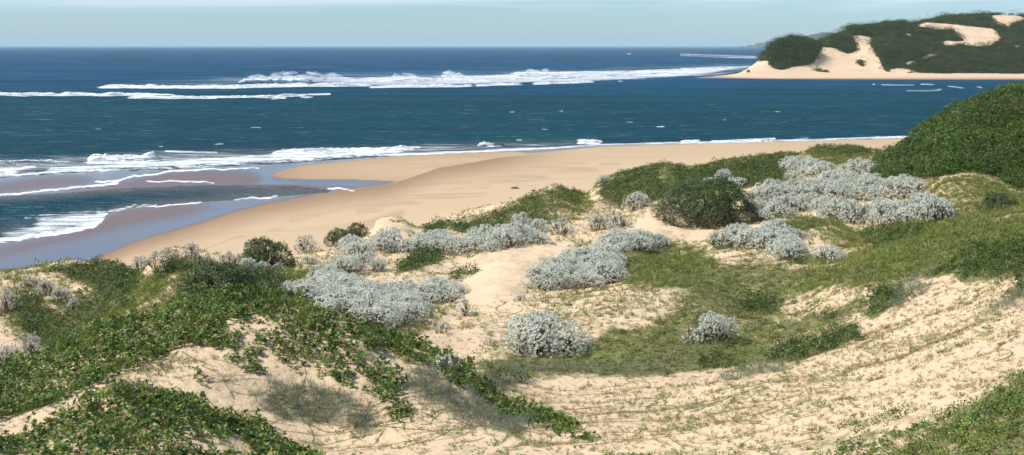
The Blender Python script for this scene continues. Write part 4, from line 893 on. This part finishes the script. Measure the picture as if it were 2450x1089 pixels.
# the bare grey bushes on the scrub hill's skyline
def twiggy(px, py, w, h, label, seed):
    rng = np.random.default_rng(seed); p = hit(px, py); W, Hh = w*p[1]/F, h*p[1]/F
    o = thing('bare_bush', label, 'bush', tuple(p-np.array([0, 0, .2])), 0, (1, 1, 1)); limbs = []; tw_ = []
    for k in range(9):
        e = np.array([rng.uniform(-.3, .3)*W, rng.uniform(-.3, .3)*W, Hh*rng.uniform(.5, .75)]); limbs.append([(np.zeros(3), .05), (e*.5+rng.normal(0, .06, 3), .035), (e, .018)])
        for q in range(16):
            d = rng.normal(0, 1, 3)*np.array([.25*W, .25*W, .22*Hh]); d[2] = abs(d[2]); tw_.append([(e*rng.uniform(.6, 1), .014), (e+d*.5, .010), (e+d+rng.normal(0, .05, 3), .006)])
    link('limb', tube_mesh(limbs, 'bare_limb', M_WOOD), o); link('twig', tube_mesh(tw_, 'bare_twig', M_WOOD), o)
twiggy(2290, 262, 44, 42, 'leafless grey bush on the scrub hill skyline against the water', 401)
twiggy(2345, 232, 60, 34, 'low grey leafless bush higher up the scrub hill skyline', 402)

# driftwood on the beach, stump on the spit, walkway post-like rock
def log(px, py, L, r, az, label, name='driftwood', cat='driftwood'):
    p = hit(px, py); d = np.array([math.cos(az), math.sin(az), 0]); path = []
    for k in range(8):
        t = k/7; path.append((d*L*(t-.5)+np.array([0, 0, r*.7+.08*math.sin(t*5)]), r*(.35+.9*math.sin(math.pi*(.12+.8*t)))))
    br = [(d*L*.1+np.array([0, 0, r]), r*.4), (d*L*.2+np.array([.1, .2, r+.3]), r*.25), (d*L*.25+np.array([.15, .35, r+.5]), r*.1)]
    o = tag(link(name, tube_mesh([path, br], name, M_WOOD), None, tuple(p)), label, cat)
log(1233, 452, 1.3, .13, .2, 'dark driftwood log lying on the open beach')
log(1277, 458, .8, .10, .6, 'short bit of driftwood right of the long log on the beach')
def rock(X, Y, Z, s, label):
    n = 14; th = np.linspace(0, math.pi, n); ph = np.linspace(0, 2*math.pi, 2*n, endpoint=False); T_, Ph = np.meshgrid(th, ph, indexing='ij')
    rr = 1+(fbm(Ph*1.2+s, T_*2, 3)-.5)*.5*np.sin(T_)
    V = np.stack([rr*np.sin(T_)*np.cos(Ph), rr*np.sin(T_)*np.sin(Ph), rr*np.cos(T_)*.9], 2).reshape(-1, 3)*s
    i, j = np.meshgrid(np.arange(n-1), np.arange(2*n), indexing='ij'); j2 = (j+1) % (2*n); w = 2*n
    Fc = np.stack([(i*w+j).ravel(), (i*w+j2).ravel(), ((i+1)*w+j2).ravel(), ((i+1)*w+j).ravel()], 1)
    tag(link('boulder', mesh_np('boulder', V, Fc, None, True, mat_plain('rock_stone', (.16, .12, .09), (.26, .2, .15), 2)), None, (X, Y, Z)), label, 'boulder')
Yr = 900.; rock((1790-CX)/F*Yr, Yr, H-(172-HY)/F*Yr+.6, 1.4, 'lone dark boulder on the sand spit of the headland')

# ------------------------------------------------------------------ spray blowing off the outer breakers
PV = []; PF = []
def ball(nu=10, nv=7):
    V = []; Fc = []
    for i in range(nv+1):
        for j in range(nu):
            a = math.pi*i/nv; p = 2*math.pi*j/nu; V.append((math.sin(a)*math.cos(p), math.sin(a)*math.sin(p), math.cos(a)))
    for i in range(nv):
        for j in range(nu): Fc.append((i*nu+j, i*nu+(j+1) % nu, (i+1)*nu+(j+1) % nu, (i+1)*nu+j))
    return np.array(V), np.array(Fc)
BV, BFc = ball(); pc = 0
def plume(x0, x1, pyb, top, n, seed):
    """blown mist: many thin see-through puffs, thickest over the crest and drifting off it"""
    global pc
    rng = np.random.default_rng(seed); Y = H*F/(pyb-HY); t = rng.random(n); arcs = {1: 4, 5: 2}.get(seed, 1)
    env = np.sin(math.pi*t)**.35*(.4+.6*np.abs(np.sin(math.pi*(t*arcs+.15*np.sin(t*9))))**.6); u = rng.random(n)**1.3; hh = (pyb-top)/F*Y*env*u
    for k in range(n):
        r = rng.uniform(.5, 1.15)*(1.1-.5*u[k]); sc = np.array([r*rng.uniform(2.0, 4.5), r*2, r])
        V = BV*(1+.25*(rng.random(len(BV))-.5))[:, None]*sc; V[:, 2] += V[:, 0]*rng.uniform(-.12, .06)
        c = np.array([(x0+(x1-x0)*t[k]-CX)/F*Y-hh[k]*.9, Y+3+rng.normal(0, 2.5)+hh[k], hh[k]+.3]); PV.append(V+c); PF.append(BFc+pc); pc += len(BV)
plume(590, 862, 199, 172, 330, 1); plume(940, 1022, 195, 175, 70, 3); plume(1065, 1128, 193, 168, 80, 4); plume(1236, 1358, 184, 165, 110, 5); plume(860, 940, 198, 188, 40, 6)
mv, nt, out = nmat('spray_mist'); b = NB(nt); df = nt.nodes.new('ShaderNodeBsdfDiffuse'); df.inputs[0].default_value = (.9, .93, .95, 1); tr = nt.nodes.new('ShaderNodeBsdfTranslucent'); tr.inputs[0].default_value = (.9, .93, .95, 1)
mx = nt.nodes.new('ShaderNodeMixShader'); b.link(df.outputs[0], mx.inputs[1]); b.link(tr.outputs[0], mx.inputs[2]); tp = nt.nodes.new('ShaderNodeBsdfTransparent'); m2 = nt.nodes.new('ShaderNodeMixShader'); m2.inputs[0].default_value = .15
b.link(tp.outputs[0], m2.inputs[1]); b.link(mx.outputs[0], m2.inputs[2]); b.link(m2.outputs[0], out.inputs[0])
tag(link('spray', mesh_np('spray', np.concatenate(PV), np.concatenate(PF), None, True, mv)), 'white spray blowing off the outer breakers', 'spray', None, 'stuff')

# ------------------------------------------------------------------ haze
HAZE = .000045
if HAZE:
    x0, x1, y0, y1, z0, z1 = -70000, 70000, -60, 160000, -4, 135
    V = np.array([(x0,y0,z0),(x1,y0,z0),(x1,y1,z0),(x0,y1,z0),(x0,y0,z1),(x1,y0,z1),(x1,y1,z1),(x0,y1,z1)], float)
    Fc = np.array([(0,3,2,1),(4,5,6,7),(0,1,5,4),(1,2,6,5),(2,3,7,6),(3,0,4,7)])
    mh, nt, out = nmat('haze_air'); pv = nt.nodes.new('ShaderNodeVolumePrincipled'); pv.inputs['Color'].default_value = (.62, .79, .84, 1); pv.inputs['Density'].default_value = HAZE; pv.inputs['Anisotropy'].default_value = 0
    nt.links.new(pv.outputs[0], out.inputs['Volume'])
    tag(link('haze', mesh_np('haze', V, Fc, None, False, mh)), 'thin sea haze over the whole coast', 'haze', None, 'stuff')

# ------------------------------------------------------------------ camera, sun, sky
cam = bpy.data.cameras.new('camera'); co = bpy.data.objects.new('camera', cam); COL.objects.link(co); scene.camera = co
co.location = (0, 0, H); co.rotation_euler = (math.pi/2, 0, 0); cam.sensor_width = 36; cam.lens = F/2450*36; cam.shift_y = -(544.5-HY)/2450; cam.clip_start = .2; cam.clip_end = 400000
EL = math.radians(48); AZ = math.radians(-100)       # azimuth from +Y (view direction), negative to the left
sd = np.array([math.sin(AZ)*math.cos(EL), math.cos(AZ)*math.cos(EL), math.sin(EL)])
from mathutils import Vector
sun = bpy.data.lights.new('sun', 'SUN'); so = bpy.data.objects.new('sun', sun); COL.objects.link(so); sun.energy = 4.8; sun.angle = math.radians(.55); sun.color = (1, .955, .88)
so.rotation_euler = Vector((-sd[0], -sd[1], -sd[2])).to_track_quat('-Z', 'Y').to_euler()
w = bpy.data.worlds.new('World'); scene.world = w; w.use_nodes = True; nt = w.node_tree; nt.nodes.clear(); b = NB(nt)
out = nt.nodes.new('ShaderNodeOutputWorld'); bg = nt.nodes.new('ShaderNodeBackground'); sky = nt.nodes.new('ShaderNodeTexSky')
sky.sky_type = 'NISHITA'; sky.sun_disc = False; sky.sun_elevation = EL; sky.sun_rotation = AZ; sky.altitude = 0; sky.air_density = 1.0; sky.dust_density = .25; sky.ozone_density = 1.5
tc = nt.nodes.new('ShaderNodeTexCoord'); mp = nt.nodes.new('ShaderNodeMapping'); mp.inputs['Scale'].default_value = (2.2, 2.2, 42); b.link(tc.outputs['Generated'], mp.inputs['Vector'])
cn = b.noise(mp.outputs[0], 1.0, 6, .55, .6); sp = nt.nodes.new('ShaderNodeSeparateXYZ'); b.link(tc.outputs['Generated'], sp.inputs[0])
cl = b.math('MULTIPLY', b.ramp(cn, .42, .60), b.ramp(sp.outputs[2], .024, .034)); cl = b.math('MULTIPLY', cl, .8)
tn = nt.nodes.new('ShaderNodeVectorMath'); tn.operation = 'MULTIPLY'; b.link(sky.outputs[0], tn.inputs[0]); tn.inputs[1].default_value = (.72, 1.0, 1.42)
skc = b.mix(cl, tn.outputs[0], (7.3, 8.5, 9.6))
b.link(skc, bg.inputs[0]); bg.inputs[1].default_value = .085; b.link(bg.outputs[0], out.inputs[0])

scene.render.engine = 'CYCLES'
scene.cycles.max_bounces = 6; scene.cycles.diffuse_bounces = 3; scene.cycles.transparent_max_bounces = 40; scene.cycles.volume_bounces = 1
scene.render.resolution_x = 1024; scene.render.resolution_y = 455
vs = scene.view_settings; vs.view_transform = 'Standard'; vs.look = 'None'; vs.exposure = .25; vs.gamma = 1
print('faces', stats, 'shrubs', len(SHRUBS))
